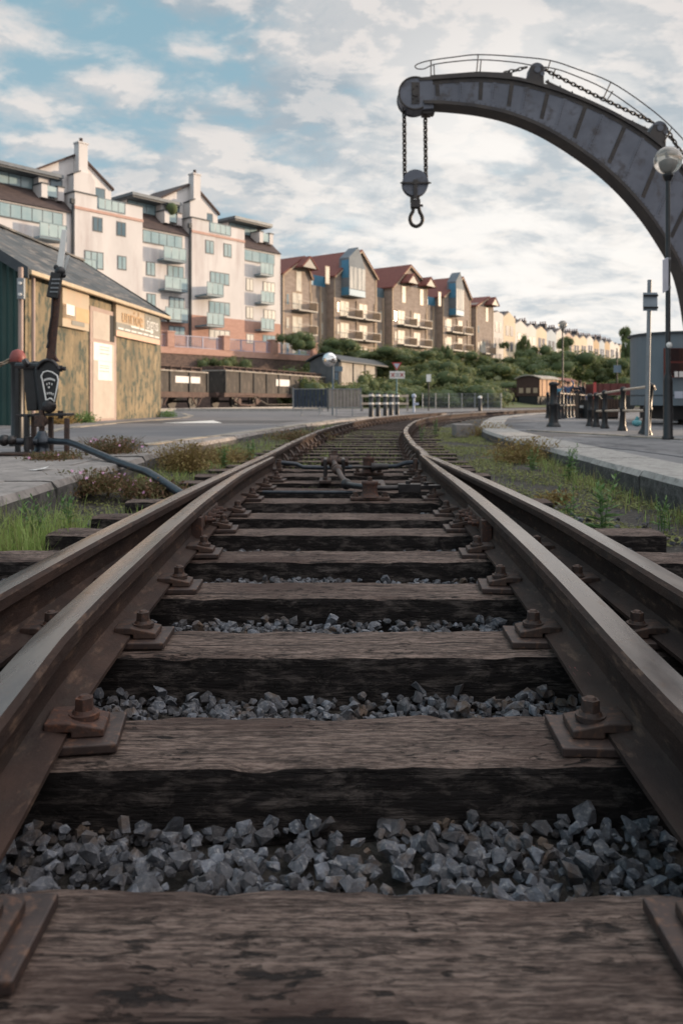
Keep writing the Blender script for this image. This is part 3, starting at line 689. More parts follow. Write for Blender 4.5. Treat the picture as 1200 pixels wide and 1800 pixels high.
M_signface=mat('faded_sign_face',(.44,.37,.27),(.52,.42,.30),scale=1.2,rough=.35,c3=(.50,.38,.27),stretch=(1,1,.5))
M_signgrey=mat('sign_grey_band',(.22,.22,.20),(.28,.27,.24),scale=2,rough=.5)
M_signorange=mat('sign_orange',(.52,.33,.17),(.56,.38,.21),scale=2,rough=.5)
M_signpink=mat('sign_pink_band',(.66,.42,.32),(.72,.48,.36),scale=2,rough=.5)
M_paper=mat('white_paper',(.70,.68,.66),(.78,.76,.73),scale=3,rough=.7)
M_ink=mat('printed_ink',(.20,.20,.22),(.28,.28,.30),scale=5,rough=.7)
M_dark=mat('dark_void',(.01,.012,.014),(.02,.022,.024),scale=3,rough=.7)
M_grey=mat('grey_galvanised',(.22,.24,.26),(.30,.32,.34),scale=6,rough=.5,metal=.4)
FS=Fac((-7.3,18.4),(.0995,.995))
SH=thing('corrugated_shed','green corrugated shed with peeling gold-lit side, faded sign boards and slate-blue roof','shed',(-7.3,18.4,.14))
Ls=9.65; ez=3.72
def corr(mb,s0,s1,d,z0,z1,pitch=.16,amp=.022,zt=None):
    n=int((s1-s0)/(pitch/4)); q=[]
    for i in range(n+1):
        s_=s0+(s1-s0)*i/n; a=amp*(0,1,0,-1)[i%4]; top=z1 if zt is None else zt(s_)
        q+=[(s_,d+a,z0),(s_,d+a,top)]
    mb.add(q,[(2*i,2*i+2,2*i+3,2*i+1) for i in range(n)],0,False)
mb=MB(FS.M); corr(mb,0,Ls,0,.14,ez); mb.box(0.02,Ls-.02,.06,.10,.14,ez-.05); mb.build('side_wall',M_shedpaint,SH,recalc=False)
gz=lambda dd: ez+min(dd,6-dd)*.635
mb=MB(FS.M@Matrix.Rotation(pi/2,4,'Z')); corr(mb,.02,6.0,0,.14,ez,zt=lambda s_:gz(s_)-.05); mb.build('gable_wall',M_shedgreen,SH,recalc=False)
mb=MB(FS.M); mb.box(.05,Ls,5.9,6.0,.14,ez); mb.ext([(Ls-.02,.05,.14),(Ls-.02,5.9,.14),(Ls-.02,5.9,ez),(Ls-.02,3,ez+1.8),(Ls-.02,.05,ez)],(-.05,0,0)); mb.build('rear_walls',M_shedgreen,SH)
rz=ez+3*.635
mb=MB(FS.M); n=60
for sg in (0,1):
    q=[]
    for i in range(n+1):
        s_=-.30+(Ls+.55)*i/n; a=.012*(0,1,0,-1)[i%4]
        if sg==0: q+=[(s_,-.22,ez-.12+.10+a),(s_,3.0,rz+.10+a)]
        else: q+=[(s_,3.0,rz+.10+a),(s_,6.22,ez-.02+a)]
    mb.add(q,[(2*i,2*i+2,2*i+3,2*i+1) for i in range(n)])
    mb.add([(p[0],p[1],p[2]-.05) for p in q],[(2*i,2*i+1,2*i+3,2*i+2) for i in range(n)])
mb.box(-.32,Ls+.27,2.88,3.12,rz+.09,rz+.15)
mb.build('roof',M_roofing,SH,recalc=False)
for s_,m_ in ((-.33,M_dkgreytrim),(Ls+.22,M_dark)):
    mb=MB(FS.M); mb.ext([(s_,-.24,ez-.24),(s_,-.24,ez+.02),(s_,3,rz+.12),(s_,6.24,ez+.02),(s_,6.24,ez-.24),(s_,3,rz-.14)],(.05,0,0)); mb.build('bargeboard',m_,SH)
mb=MB(FS.M); mb.box(-.26,Ls+.2,-.30,-.19,ez-.14,ez-.03); mb.build('gutter',M_cream,SH,bevel=.02)
mb=MB(FS.M); s_=FS.s_of(59,-.1); mb.cyl((s_,-.10,.16),(s_,-.10,ez-.1),.045,10); mb.build('downpipe',M_pinkframe,SH)
def panel(px0,px1,pyt,pyb,d0,d1,m_,name,parent,ref=None):
    a=FS.s_of(px0,d0); b=FS.s_of(px1,d0); r=a if ref is None else FS.s_of(ref,d0)
    z1=FS.z_of(r,pyt,d0); z0=FS.z_of(r,pyb,d0); mb=MB(FS.M); mb.box(a,b,d0,d1,z0,z1); return mb.build(name,m_,parent),(a,b,z0,z1)
sg1,r=panel(110.5,157,500,573,-.13,-.02,M_signface,'sign_board',SH)
def onsign(par,r,items,d=-.131):
    a,b,z0,z1=r
    for nm,m_,u0,u1,v0,v1 in items:
        mb=MB(FS.M); mb.box(a+(b-a)*u0,a+(b-a)*u1,d-.006,d,z0+(z1-z0)*v0,z0+(z1-z0)*v1); mb.build(nm,m_,par)
onsign(sg1,r,[('sign_panel',M_signorange,.0,1,.20,.55),('sign_panel',M_signface,.0,.48,.21,.54)]); onsign(sg1,r,[('sign_block',M_paper,.12,.42,.30,.56),('sign_strip',M_signgrey,.32,.80,.08,.19)],-.138)
sg2,r=panel(204.5,281,526,590,-.13,-.02,M_signface,'sign_board',SH)
onsign(sg2,r,[('sign_band',M_signgrey,0,1,.16,.38),('sign_band',M_signgrey,.62,1,.38,.92),('sign_band',M_signpink,0,1,0,.15)])
a,b,z0,z1=r
TM=lambda s_,z,d=-.15: FS.M@Matrix.Translation((s_,d,z))@Matrix.Rotation(pi/2,4,'X')
text_part('unride',.62,TM(a+(b-a)*.34,z0+(z1-z0)*.60)@Matrix.Scale(1.15,4,(1,0,0)),'faded_lettering',M_signorange,sg2)
text_part('signs',.60,TM(a+(b-a)*.80,z0+(z1-z0)*.58),'white_lettering',M_white,sg2)
for (u0,u1,v) in ((.30,.48,.335),(.50,.60,.33),(.62,.82,.33)): onsign(sg2,r,[('small_lettering',M_white,u0,u1,v,v+.045)],-.14)
for k in range(7): onsign(sg2,r,[('small_lettering',M_white,.03+k*.138,.03+k*.138+.115,.20,.245)],-.14)
dr=thing('shed_door','beige door with white notices and a transom window in a pinkish frame, on the shed side','door',(-7.0,21.5,.14))
dr.parent=SH; dr.location=(0,0,0); dr.rotation_euler=(0,0,0); FR[dr]=FR[SH]; 
for kk in ('label','category'): 
    if kk in dr: del dr[kk]
dr.name='door'
f_,r=panel(159,205,537,741,-.05,-.02,M_pinkframe,'frame',dr); a,b,z0,z1=r
def dpan(u0,u1,zz0,zz1,d0,m_,nm,par):
    mb=MB(FS.M); mb.box(a+(b-a)*u0,a+(b-a)*u1,d0,-.03,zz0,zz1); return mb.build(nm,m_,par)
zt=FS.z_of(a,597,-.1)
dpan(.09,.90,.20,zt-.05,-.062,M_door,'door_leaf',dr)
dpan(.09,.90,zt+.05,z1-.12,-.058,M_door,'transom_panel',dr); dpan(.72,.90,zt+.05,z1-.12,-.064,M_dark,'transom_gap',dr)
dpan(.10,.80,FS.z_of(a,632),FS.z_of(a,600),-.068,M_paper,'notice',dr); dpan(.26,.80,FS.z_of(a,667),FS.z_of(a,632.5),-.069,M_paper,'notice',dr)
for zy in (606,611,618,640,644,650): dpan(.32,.68,FS.z_of(a,zy+1.2),FS.z_of(a,zy),-.071,M_ink,'notice_line',dr)
# pole with meter box by the gable
t=thing('utility_pole','slim grey pole with a galvanised bracket box at the shed corner','pole',tuple(P(37,0,17.6).xy)+(.14,))
c=P(37,0,17.6); mb=MB(); mb.cyl((c.x,c.y,.14),(c.x,c.y,P(0,470,17.6).z),.055,10); mb.build('post',M_pinkframe,t)
mb=MB(); z0=P(0,527,17.6).z; z1=P(0,490,17.6).z; mb.box(c.x-.03,c.x+.13,c.y-.14,c.y-.06,z0,z1); mb.build('bracket_box',M_grey,t,bevel=.01)
for zz in (z0+.1,z1-.12):
    mb=MB(); mb.cyl((c.x+.05,c.y-.14,zz),(c.x+.05,c.y-.19,zz),.035,8); mb.build('bolt',M_white,t)

# ---------------------------------------------------------------- bollard with red dome and chain
M_red=mat('faded_red_paint',(.20,.045,.04),(.26,.07,.06),scale=9,rough=.5)
t=thing('chain_bollard','black iron bollard with faded red domed top holding a chain','bollard',(-4.06,10,.14))
mb=MB(); mb.lathe((-4.06,10,.14),[(.105,0),(.105,.06),(.08,.10),(.078,1.0),(.09,1.02),(.09,1.05)],18); mb.build('post',M_black,t)
mb=MB(); mb.lathe((-4.06,10,1.19),[(.09,0),(.10,.02),(.095,.08),(.065,.14),(.001,.165)],18); mb.build('domed_cap',M_red,t)
def chain(name,lab,pts,lw,lt,m_,n=7,group=None,parent=None):
    # pts: polyline; links of width lw
    mb=MB(); pts=[Vector(p) for p in pts]; seg=[(pts[i+1]-pts[i]).length for i in range(len(pts)-1)]; tot=sum(seg)
    pitch=lw*1.12; N=max(2,int(tot/pitch))
    def at(d):
        for i,l in enumerate(seg):
            if d<=l or i==len(seg)-1: return pts[i]+(pts[i+1]-pts[i])*(d/l),(pts[i+1]-pts[i]).normalized()
            d-=l
    for k in range(N):
        c,dv=at(tot*(k+.5)/N); u=Vector((0,1,0)) if abs(dv.y)<.9 else Vector((0,0,1)); e=dv.cross(u).normalized(); f=dv.cross(e).normalized()
        a=(e+f*.9).normalized() if k%2 else (e-f*.9).normalized()
        L=pitch*.80; ring=[c+dv*(L*cos(2*pi*j/10))*.98+a*(lw*.42*sin(2*pi*j/10)) for j in range(10)]
        mb.tube(ring,lt,5,closed=True)
    o=mb.build(name,m_,parent,recalc=False)
    if lab: tag(o,lab,'chain',group)
    return o
M_lchain=mat('pale_worn_chain',(.22,.17,.13),(.34,.27,.2),scale=20,rough=.5,metal=.4)
chain('bollard_chain','pale chain hanging from the red-domed bollard out of the left edge',[(-4.12,9.98,1.22),(-4.3,9.9,1.13),(-4.6,9.7,1.06),(-5.0,9.5,1.02),(-5.4,9.3,1.03)],.06,.011,M_lchain)

# ---------------------------------------------------------------- point lever stand
YL=8.6
def Q(x,y,dy=0): return P(x,y,YL+dy)
LV=thing('point_lever_stand','old black cast point lever stand with white-lined plate and a tall rusty lever','lever stand',(Q(75,0).x,YL,.14))
fc=[(62,722),(72,722),(97,722),(101,690),(105,652),(103,642),(96,635),(84,630),(72,633),(64,642)]
FrontD=Vector((.12,-.02,0))
mb=MB(); fr=[Q(x,y,-.10) for x,y in ((72,722),(97,722),(102,690),(106,655),(103,643),(95,635),(84,632),(73,636),(64,645),(63,655),(67,690))]
mb.ext(fr,(-.17,.34,0)); mb.build('casting',M_black,LV,bevel=.012)
mb=MB()
arc=lambda cx,cy,rx,ry,a0,a1,n,dy: [Q(cx+rx*cos(radians(a0+(a1-a0)*i/n)),cy-ry*sin(radians(a0+(a1-a0)*i/n)),dy) for i in range(n+1)]
mb.tube(arc(84,655,20,22,15,165,12,-.12),.018,8); mb.tube(arc(84,650,17,17,20,160,12,-.14),.014,8); mb.build('arched_ribs',M_blackiron,LV)
mb=MB(); mb.tube([Q(x,y,-.125) for x,y in ((82,706),(75,668),(73,661),(77,654),(84,652),(92,654),(101,660),(103,668),(101,680),(96,706),(91,701),(88,700),(85,702),(82,706))],.0085,6); mb.build('white_outline',M_white,LV)
for cy,w_,n_ in ((666,10,9),(674,6.5,3),(691,8,5)):
    for k in range(n_):
        f=(k+.5)/n_*2-1; x=87.5+f*w_; y=cy+abs(f)**2*3.0
        mb=MB(); c=Q(x,y,-.125); rr=.0035; mb.box(c.x-.0045,c.x+.0045,c.y-.006,c.y,c.z-.011,c.z+.011); 
        if k%2: mb.box(c.x-.009,c.x+.002,c.y-.005,c.y,c.z+.006,c.z+.011)
        mb.build('cast_letter',M_white,LV)
mb=MB(); c=Q(86.5,681,-.125); mb.sphere((c.x,c.y,c.z),.011,8,6); mb.build('white_dot',M_white,LV)
mb=MB(); c=Q(87,714,-.10); mb.lathe((c.x,c.y,c.z),[(.075,0),(.07,.03),(.03,.05),(.001,.052)],14,axis=(0.2,-1,0)); mb.build('lower_boss',M_blackiron,LV)
mb=MB(); a=Q(30,643,.1); b=Q(72,643,-.05); mb.cyl(a,b,.035,10); mb.cyl(Q(104,648,-.05),Q(116,648,-.05),.022,8); mb.cyl(Q(105,648,-.06),Q(109,648,-.06),.04,6,smooth=False); mb.cyl(Q(44,640,0),Q(50,636,0),.05,10); mb.build('cross_shaft',M_blackiron,LV)
mb=MB(); mb.ext([Q(x,y,.12) for x,y in ((40,640),(62,634),(66,722),(47,722))],(0,.26,0)); mb.build('rear_casing',M_black,LV,bevel=.01)
mb=MB(); mb.box(Q(24,0).x,Q(66,0).x,YL+.05,YL+.20,Q(0,733).z,Q(0,728).z); mb.box(Q(66,0).x,Q(122,0).x,YL-.1,YL+.16,Q(0,731).z,Q(0,726).z); mb.cyl(Q(107,736,-.05),Q(107,722,-.05),.03,8); mb.build('bed_plate',M_blackiron,LV,bevel=.006)
for x,y0,y1,dy in ((32,640,768,.2),(60,730,778,.25),(48,730,768,0),(90,733,778,.1),(118,735,776,-.05)):
    mb=MB(); mb.box(Q(x-3.5,0,dy).x,Q(x+3.5,0,dy).x,YL+dy-.03,YL+dy+.03,.14,Q(0,y0,dy).z); mb.build('leg',M_black if x<50 else M_iron,LV,bevel=.004)
mb=MB(); c=Q(74,784,-.3); mb.lathe((c.x,c.y,.145),[(.10,0),(.10,.03),(.075,.05),(.07,.11),(.10,.115),(.10,.14),(.055,.20),(.04,.24),(.001,.245)],20); mb.build('swivel_dome',M_bluerod,LV)
mb=MB(); c=Q(74,740,-.1); mb.sphere((c.x,c.y,c.z),.065,12,8); mb.cyl((c.x,c.y,c.z+.12),(c.x,c.y,c.z-.2),.03,10); mb.box(c.x-.05,c.x+.05,c.y-.09,c.y-.05,c.z-.06,c.z+.06); mb.build('drop_link',M_iron,LV,bevel=.006)
# lever bar
mb=MB(); mb.beam(Q(89,634,0),Q(97,560,0),.085,.05,w2=.07); mb.beam(Q(97,560,0),Q(104,492,0),.07,.05,w2=.055)
mb.ext([Q(x,y,.0) for x,y in ((80,634),(104,636),(98,628),(92,610),(84,610))],(0,.05,0)); mb.build('lever_bar',M_iron_rust,LV,bevel=.006)
mb=MB(); mb.tube([Q(x,y,-.05) for x,y in ((83,612),(86,600),(85,590),(88,575),(91,556),(92,540),(93,520))],.012,6); mb.build('catch_rod',M_blackiron,LV)
mb=MB(); mb.beam(Q(93,524,-.03),Q(101,480,-.03),.115,.09,w2=.11); mb.sphere(Q(106,478,-.02),.06,10,8); mb.sphere(Q(99,470,-.02),.03,8,6); mb.sphere(Q(112,484,-.02),.03,8,6); mb.build('catch_box',M_black,LV,bevel=.01)
for k,yy in enumerate((491,498,506,513)):
    for j in range(4):
        mb=MB(); c=Q(99-(yy-491)*.17-5.4+j*3.6,yy,-.085); mb.box(c.x-.0085,c.x+.0085,c.y-.008,c.y,c.z-.008,c.z+.008); mb.build('painted_mark',M_grey,LV)
mb=MB(); mb.beam(Q(105,478,0),Q(114,404,0),.075,.03,w2=.05); mb.build('lever_grip',M_white,LV,bevel=.005)
mb=MB(); mb.beam(Q(112,480,.05),Q(121,449,.05),.045,.03,w2=.02); mb.build('catch_grip',mat('grey_white_paint',(.45,.47,.48),(.55,.57,.58),scale=5,rough=.5),LV,bevel=.004)
# timber under the lever and long rod to the blades
mb=MB(); mb.box(-6.2,-3.42,7.55,7.85,.148,.23); tag(mb.build('timber_baulk',M_wood,bevel=.008),'short dark timber baulk lying under the lever linkage','timber')
t=thing('lever_linkage','black horizontal crank linkage with knuckle joints beside the lever foot','linkage',(Q(30,0).x,8.2,.2))
mb=MB(); mb.cyl(P(8,775,8.1),P(66,777,8.2),.036,10); mb.build('shaft',M_bluerod,t)
for c_,r_ in ((P(8,774,8.1),.06),(P(21,774,8.1),.05)):
    mb=MB(); mb.sphere(c_,r_,10,8); mb.build('knuckle',M_blackiron,t)
mb=MB(); mb.cyl(P(50,790,8.1),P(50,768,8.1),.045,10); mb.build('pin',M_blackiron,t)
mb=MB(); mb.box(P(-5,0,8.1).x,P(64,0,8.1).x,7.98,8.24,.155,.175); mb.build('sole_plate',M_iron,t,bevel=.004)
mb=MB(); mb.tube([P(84,775,8.3),P(120,777,8.15),P(136,782,8.0),P(160,792,7.7),P(205,811,7.2),P(245,825,6.75),P(258,829,6.6),P(285,846,6.3),P(318,868,6.0),P(345,884,5.8),(-.85,5.8,-.06)],.034,12)
tag(mb.build('point_rod',M_bluerod),'long black cranked rod running from the lever stand down under the left rails','point rod')

# ---------------------------------------------------------------- crane
M_crane=mat('crane_grey_paint',(.088,.098,.128),(.14,.152,.19),scale=.9,rough=.55,bump=.15,bscale=10,c3=(.065,.062,.072),wear=((.05,.033,.022),.75,.60,.70,(1.1,1,.5)))
M_crane_edge=mat('crane_dark_flange',(.03,.027,.03),(.06,.05,.045),scale=3,rough=.6,bump=.2,bscale=20)
M_stain=mat('rust_stain',(.10,.07,.035),(.06,.05,.045),scale=6,rough=.8)
YC=22.0; TH=.46
CR=thing('harbour_crane','tall riveted grey box-girder harbour crane with curved jib and railed top','crane',(11.2,YC+.4,.14))
jt=[(735,138),(780,134),(835,131),(875,133),(915,138),(960,150),(1005,165),(1050,184),(1095,207),(1140,236),(1180,270),(1215,312),(1250,370),(1280,450),(1300,540),(1310,640),(1312,722)]
jb=[(742,193),(778,194),(828,199),(866,206),(898,215),(938,231),(975,251),(1012,275),(1050,303),(1090,340),(1128,384),(1156,425),(1180,468),(1196,520),(1207,590),(1214,650),(1217,722)]
jb=[(600+(x-600)*1.016,705+(y-705)*1.018) for x,y in jb]
def dens(a,k=4):
    out=[]; n=len(a)
    for i in range(n-1):
        p0=a[max(i-1,0)];p1=a[i];p2=a[i+1];p3=a[min(i+2,n-1)]
        for j in range(k):
            t=j/k; out.append(tuple(.5*((2*p1[m])+(-p0[m]+p2[m])*t+(2*p0[m]-5*p1[m]+4*p2[m]-p3[m])*t*t+(-p0[m]+3*p1[m]-3*p2[m]+p3[m])*t**3) for m in (0,1)))
    out.append(a[-1]); return out
jt2=dens(jt); jb2=dens(jb); T3=[P(x,y,YC) for x,y in jt2]; B3=[P(x,y,YC) for x,y in jb2]
n=len(T3); D=Vector((0,TH,0))
mb=MB(); q=T3+B3+[p+D for p in T3]+[p+D for p in B3]
fs=[]
for i in range(n-1): fs+=[(i,i+1,n+i+1,n+i),(2*n+i,3*n+i,3*n+i+1,2*n+i+1)]
mb.add(q,fs); mb.build('web_plates',M_crane,CR)
def flange(line,inn,name,th=.05,over=.07):
    mb=MB(); q=[]
    for p,r in zip(line,inn):
        d=(r-p).normalized(); q+=[p+Vector((0,-over,0)),p+Vector((0,TH+over,0)),p+d*th+Vector((0,TH+over,0)),p+d*th+Vector((0,-over,0))]
    m=len(line); mb.add(q,[(i*4+j,i*4+(j+1)%4,(i+1)*4+(j+1)%4,(i+1)*4+j) for i in range(m-1) for j in range(4)]+[(0,1,2,3),((m-1)*4+3,(m-1)*4+2,(m-1)*4+1,(m-1)*4)])
    mb.build(name,M_crane_edge,CR)
flange(T3,B3,'top_flange',.09); flange(B3,T3,'bottom_flange',.09,.10)
def strip_on(line,inn,off,w,nm,m_,dy=-.012):
    mb=MB(); q=[]
    for p,r in zip(line,inn):
        d=(r-p).normalized(); q+=[p+d*off+Vector((0,dy,0)),p+d*(off+w)+Vector((0,dy,0)),p+d*(off+w)+Vector((0,.0,0)),p+d*off+Vector((0,.0,0))]
    m=len(line); mb.add(q,[(i*4+j,i*4+(j+1)%4,(i+1)*4+(j+1)%4,(i+1)*4+j) for i in range(m-1) for j in range(4)]); mb.build(nm,m_,CR)
strip_on(T3,B3,.085,.12,'edge_angle',M_crane_edge); strip_on(B3,T3,.085,.15,'edge_angle',M_crane)
# radial riveted cover strips
rv=MB(); ks=0
tt=[3.0,6.2,9.0,11.4,14.6,17.2,20.4,23.2,26.4,29.2,32.6,35.4,38.5,41.6,45,49,53,57]
for k,f in enumerate(tt):
    i=int(f); w=f-i
    if i+1>=n: break
    a=T3[i].lerp(T3[i+1],w); b=B3[i].lerp(B3[i+1],w); d=(b-a); L_=d.length; d.normalize(); s_=Vector((-d.z,0,d.x))
    mb=MB(); h=.055 if k%2==0 else .05
    mb.ext([a+d*.2+s_*h+Vector((0,-.014,0)),a+d*.2-s_*h+Vector((0,-.014,0)),b-d*.24-s_*h+Vector((0,-.014,0)),b-d*.24+s_*h+Vector((0,-.014,0))],(0,.013,0)); mb.build('cover_strip',M_crane if k%2 else M_crane_edge,CR)
    m=int((L_-.5)/.075)
    for j in range(m):
        for sg in ((-1,1) if k%2==0 else (0,)):
            c=a+d*(.26+j*.075)+s_*h*.55*sg; 
            rv.cyl((c.x,YC-.030,c.z),(c.x,YC-.012,c.z),.011,5,r2=.018,smooth=False)
for line,inn,off in ((T3,B3,.15),(B3,T3,.16)):
    acc=0
    for i in range(n-1):
        a,b=line[i],line[i+1]; d=(inn[i]-a).normalized(); L_=(b-a).length; m=int(L_/.11)
        for j in range(m):
            c=a.lerp(b,j/m)+d*off; rv.cyl((c.x,YC-.026,c.z),(c.x,YC-.010,c.z),.011,5,r2=.017,smooth=False)
rv.build('rivets',M_crane_edge,CR)
# jib head
hc=P(729,165,YC); hr=P(757,165,YC).x-hc.x
mb=MB(); mb.cyl((hc.x,YC-.05,hc.z),(hc.x,YC+TH+.05,hc.z),hr,40); mb.ext([P(x,y,YC-.045) for x,y in ((729,137),(760,141),(762,190),(729,193))],(0,TH+.09,0)); mb.build('jib_head',M_crane,CR,bevel=.01)
for yr in (YC-.05,YC+TH+.05):
    mb=MB(); mb.tube([(hc.x+hr*1.01*cos(radians(a)),yr,hc.z+hr*1.01*sin(radians(a))) for a in range(60,305,8)],.028,6); mb.build('head_rim',M_crane_edge,CR)
mb=MB(); mb.cyl((hc.x,YC-.09,hc.z),(hc.x,YC-.04,hc.z),.09,16); mb.box(hc.x-.10,hc.x+.12,YC-.065,YC-.045,hc.z-.30,hc.z+.30); mb.build('axle_plate',M_crane_edge,CR)
for kx,kz in ((-.05,.12),(.06,.2),(-.06,-.14),(.05,-.08),(.07,-.2)):
    mb=MB(); mb.cyl((hc.x+kx,YC-.09,hc.z+kz),(hc.x+kx,YC-.06,hc.z+kz),.025,8); mb.build('head_bolt',M_crane_edge,CR)
mb=MB(); c=P(747,196,YC+.23); mb.box(c.x-.10,c.x+.16,YC+.05,YC+.41,c.z-.12,c.z+.10); mb.cyl((c.x+.2,YC+.1,c.z-.05),(c.x+.2,YC+.36,c.z-.05),.06,8); mb.build('chain_anchor',M_crane_edge,CR,bevel=.015)
mb=MB(); mb.ext([P(x,y,YC-.06) for x,y in ((752,137),(757,132),(840,125.5),(900,128),(900,134),(840,131.5),(752,141))],(0,TH+.12,0)); mb.build('top_walkway_plate',M_crane_edge,CR)
# sheaves
for (sx,sy,nm) in ((941,127,1),(1155,229,2)):
    c=P(sx,sy,YC+.2); mb=MB(); mb.cyl((c.x,YC+.05,c.z),(c.x,YC+.40,c.z),.21,24); mb.cyl((c.x,YC-.0,c.z),(c.x,YC+.46,c.z),.09,12); mb.cyl((c.x+.14,YC+.0,c.z-.12),(c.x+.14,YC+.46,c.z-.12),.06,10); sv=mb.build('sheave',M_crane,CR)
    mb=MB(); p1=P(sx-15,sy+(10 if nm==1 else 2),YC); p2=P(sx+15,sy+(17 if nm==1 else 22),YC); mb.ext([(p1.x,YC+.02,p1.z-.1),(p2.x,YC+.02,p2.z-.1),(c.x+.17,YC+.02,c.z+.1),(c.x-.17,YC+.02,c.z+.1)],(0,.04,0)); mb.build('sheave_bracket',M_crane_edge,CR,bevel=.01); mb=MB(); mb.ext([(p1.x,YC+.41,p1.z-.1),(p2.x,YC+.41,p2.z-.1),(c.x+.17,YC+.41,c.z+.1),(c.x-.17,YC+.41,c.z+.1)],(0,.04,0)); mb.build('sheave_bracket',M_crane_edge,CR,bevel=.01)
mb=MB()
for a,b in (((958,143),(1138,228)),((960,148),(1130,228))): mb.beam(P(*a,YC+.2),P(*b,YC+.2),.05,.05)
for k in range(9):
    f=k/8; mb.beam(P(962+170*f,140+82*f,YC+.2),P(966+170*f,152+80*f,YC+.2),.03,.03)
mb.build('top_guide_bars',M_crane_edge,CR)
M_chain=mat('dark_chain',(.022,.019,.018),(.05,.038,.03),scale=10,rough=.5,metal=.3)
chain('top_chain',None,[P(886,127,YC+.23),P(905,124,YC+.23),P(925,118,YC+.23)],.10,.018,M_chain,parent=CR)
chain('top_chain',None,[P(946,116,YC+.23),P(965,127,YC+.23),P(1050,170,YC+.23),P(1148,216,YC+.23)],.10,.019,M_chain,parent=CR)
chain('top_chain',None,[P(1163,216,YC+.23),P(1176,235,YC+.23),P(1192,262,YC+.23),P(1230,320,YC+.23)],.10,.019,M_chain,parent=CR)
rails_=[([(733,121),(729,117),(735,112),(757,106),(800,100),(840,96),(900,99),(965,106),(1015,122),(1072,144),(1130,182),(1180,224),(1230,280)],YC+.0),
        ([(733,121),(745,121),(762,113.5),(800,108),(845,105),(900,109),(930,114),(975,121),(1010,133),(1060,155),(1110,188),(1160,228),(1215,282)],YC+.42)]
for kk,(pl,yy) in enumerate(rails_):
    mb=MB(); pl=dens(pl,4); mb.tube([P(x,y,yy) for x,y in pl],.016,6)
    mb.build('handrail',M_crane_edge,CR)
for x0,y0,x1,y1,yy in ((757,106,757,135,YC),(762,113,763,135,YC+.42),(840,96,837,128,YC),(845,105,843,128,YC+.42),(967,106,962,122,YC),(975,121,971,138,YC+.42),(1073,144,1059,174,YC),(1076,160,1064,180,YC+.42),(1180,224,1166,250,YC),(1188,252,1178,272,YC+.42)):
    mb=MB(); mb.cyl(P(x1,y1,yy),P(x0,y0,yy),.018,6); mb.build('stanchion',M_crane_edge,CR)
mb=MB(); mb.lathe((11.2,YC+.45,.14),[(1.9,0),(1.9,.5),(1.5,.7),(1.3,1.4),(.001,1.4)],28); mb.build('pedestal_base',M_crane_edge,CR)
# hoist chains and hook block
HB=thing('hook_block','round pulley block with a pear-shaped shackle hanging from two chains','hook block',tuple(P(729,323,YC+.23)))
c=P(729,323,YC+.23); y0=c.y
mb=MB(); mb.cyl((c.x,y0-.13,c.z),(c.x,y0-.09,c.z),.365,32); mb.cyl((c.x,y0+.09,c.z),(c.x,y0+.13,c.z),.365,32); mb.cyl((c.x,y0-.09,c.z),(c.x,y0+.09,c.z),.30,24); mb.build('pulley_cheeks',M_crane,HB,bevel=.008)
mb=MB(); mb.cyl((c.x,y0-.19,c.z),(c.x,y0+.19,c.z),.075,14); p=P(706,323,YC+.23); p2=P(752,323,YC+.23); mb.beam((p.x,y0-.16,c.z-.02),(p2.x,y0-.16,c.z-.02),.05,.045); mb.cyl((p.x-.06,y0-.16,c.z-.02),(p.x+.05,y0-.16,c.z-.02),.015,8,r2=.05); mb.cyl((p2.x+.07,y0-.16,c.z-.02),(p2.x-.05,y0-.16,c.z-.02),.015,8,r2=.05); mb.build('cross_bar',M_crane_edge,HB)
mb=MB(); z1=P(0,352,YC+.23).z; mb.box(c.x-.06,c.x+.05,y0-.18,y0-.12,z1,c.z); mb.box(c.x+.06,c.x+.13,y0+.0,y0+.06,z1,c.z-.3); mb.box(c.x-.13,c.x-.05,y0-.1,y0+.1,z1-.06,c.z-.34); mb.box(c.x-.12,c.x+.14,y0-.12,y0+.12,z1-.22,z1); mb.cyl((c.x+.1,y0,z1-.15),(c.x+.22,y0,z1-.15),.04,8); mb.build('shank',M_crane_edge,HB,bevel=.012)
loop=[(725,366),(724,372),(720,380),(719.5,388),(723,395),(730,398),(737,395),(741,388),(740,380),(736,372),(735,366)]
mb=MB(); mb.tube([P(x+1,y,YC+.23) for x,y in dens(loop,3)],.052,10); mb.build('shackle_loop',M_chain,HB)
chain('hoist_chain','left dark link chain from the jib head down to the pulley block',[P(710,189,YC+.23),P(710.5,250,YC+.23),P(711,315,YC+.23)],.115,.024,M_chain,group='hoist chains')
chain('hoist_chain','right dark link chain from the anchor under the jib to the pulley block',[P(747,200,YC+.23),P(747.5,255,YC+.23),P(748,315,YC+.23)],.115,.024,M_chain,group='hoist chains')

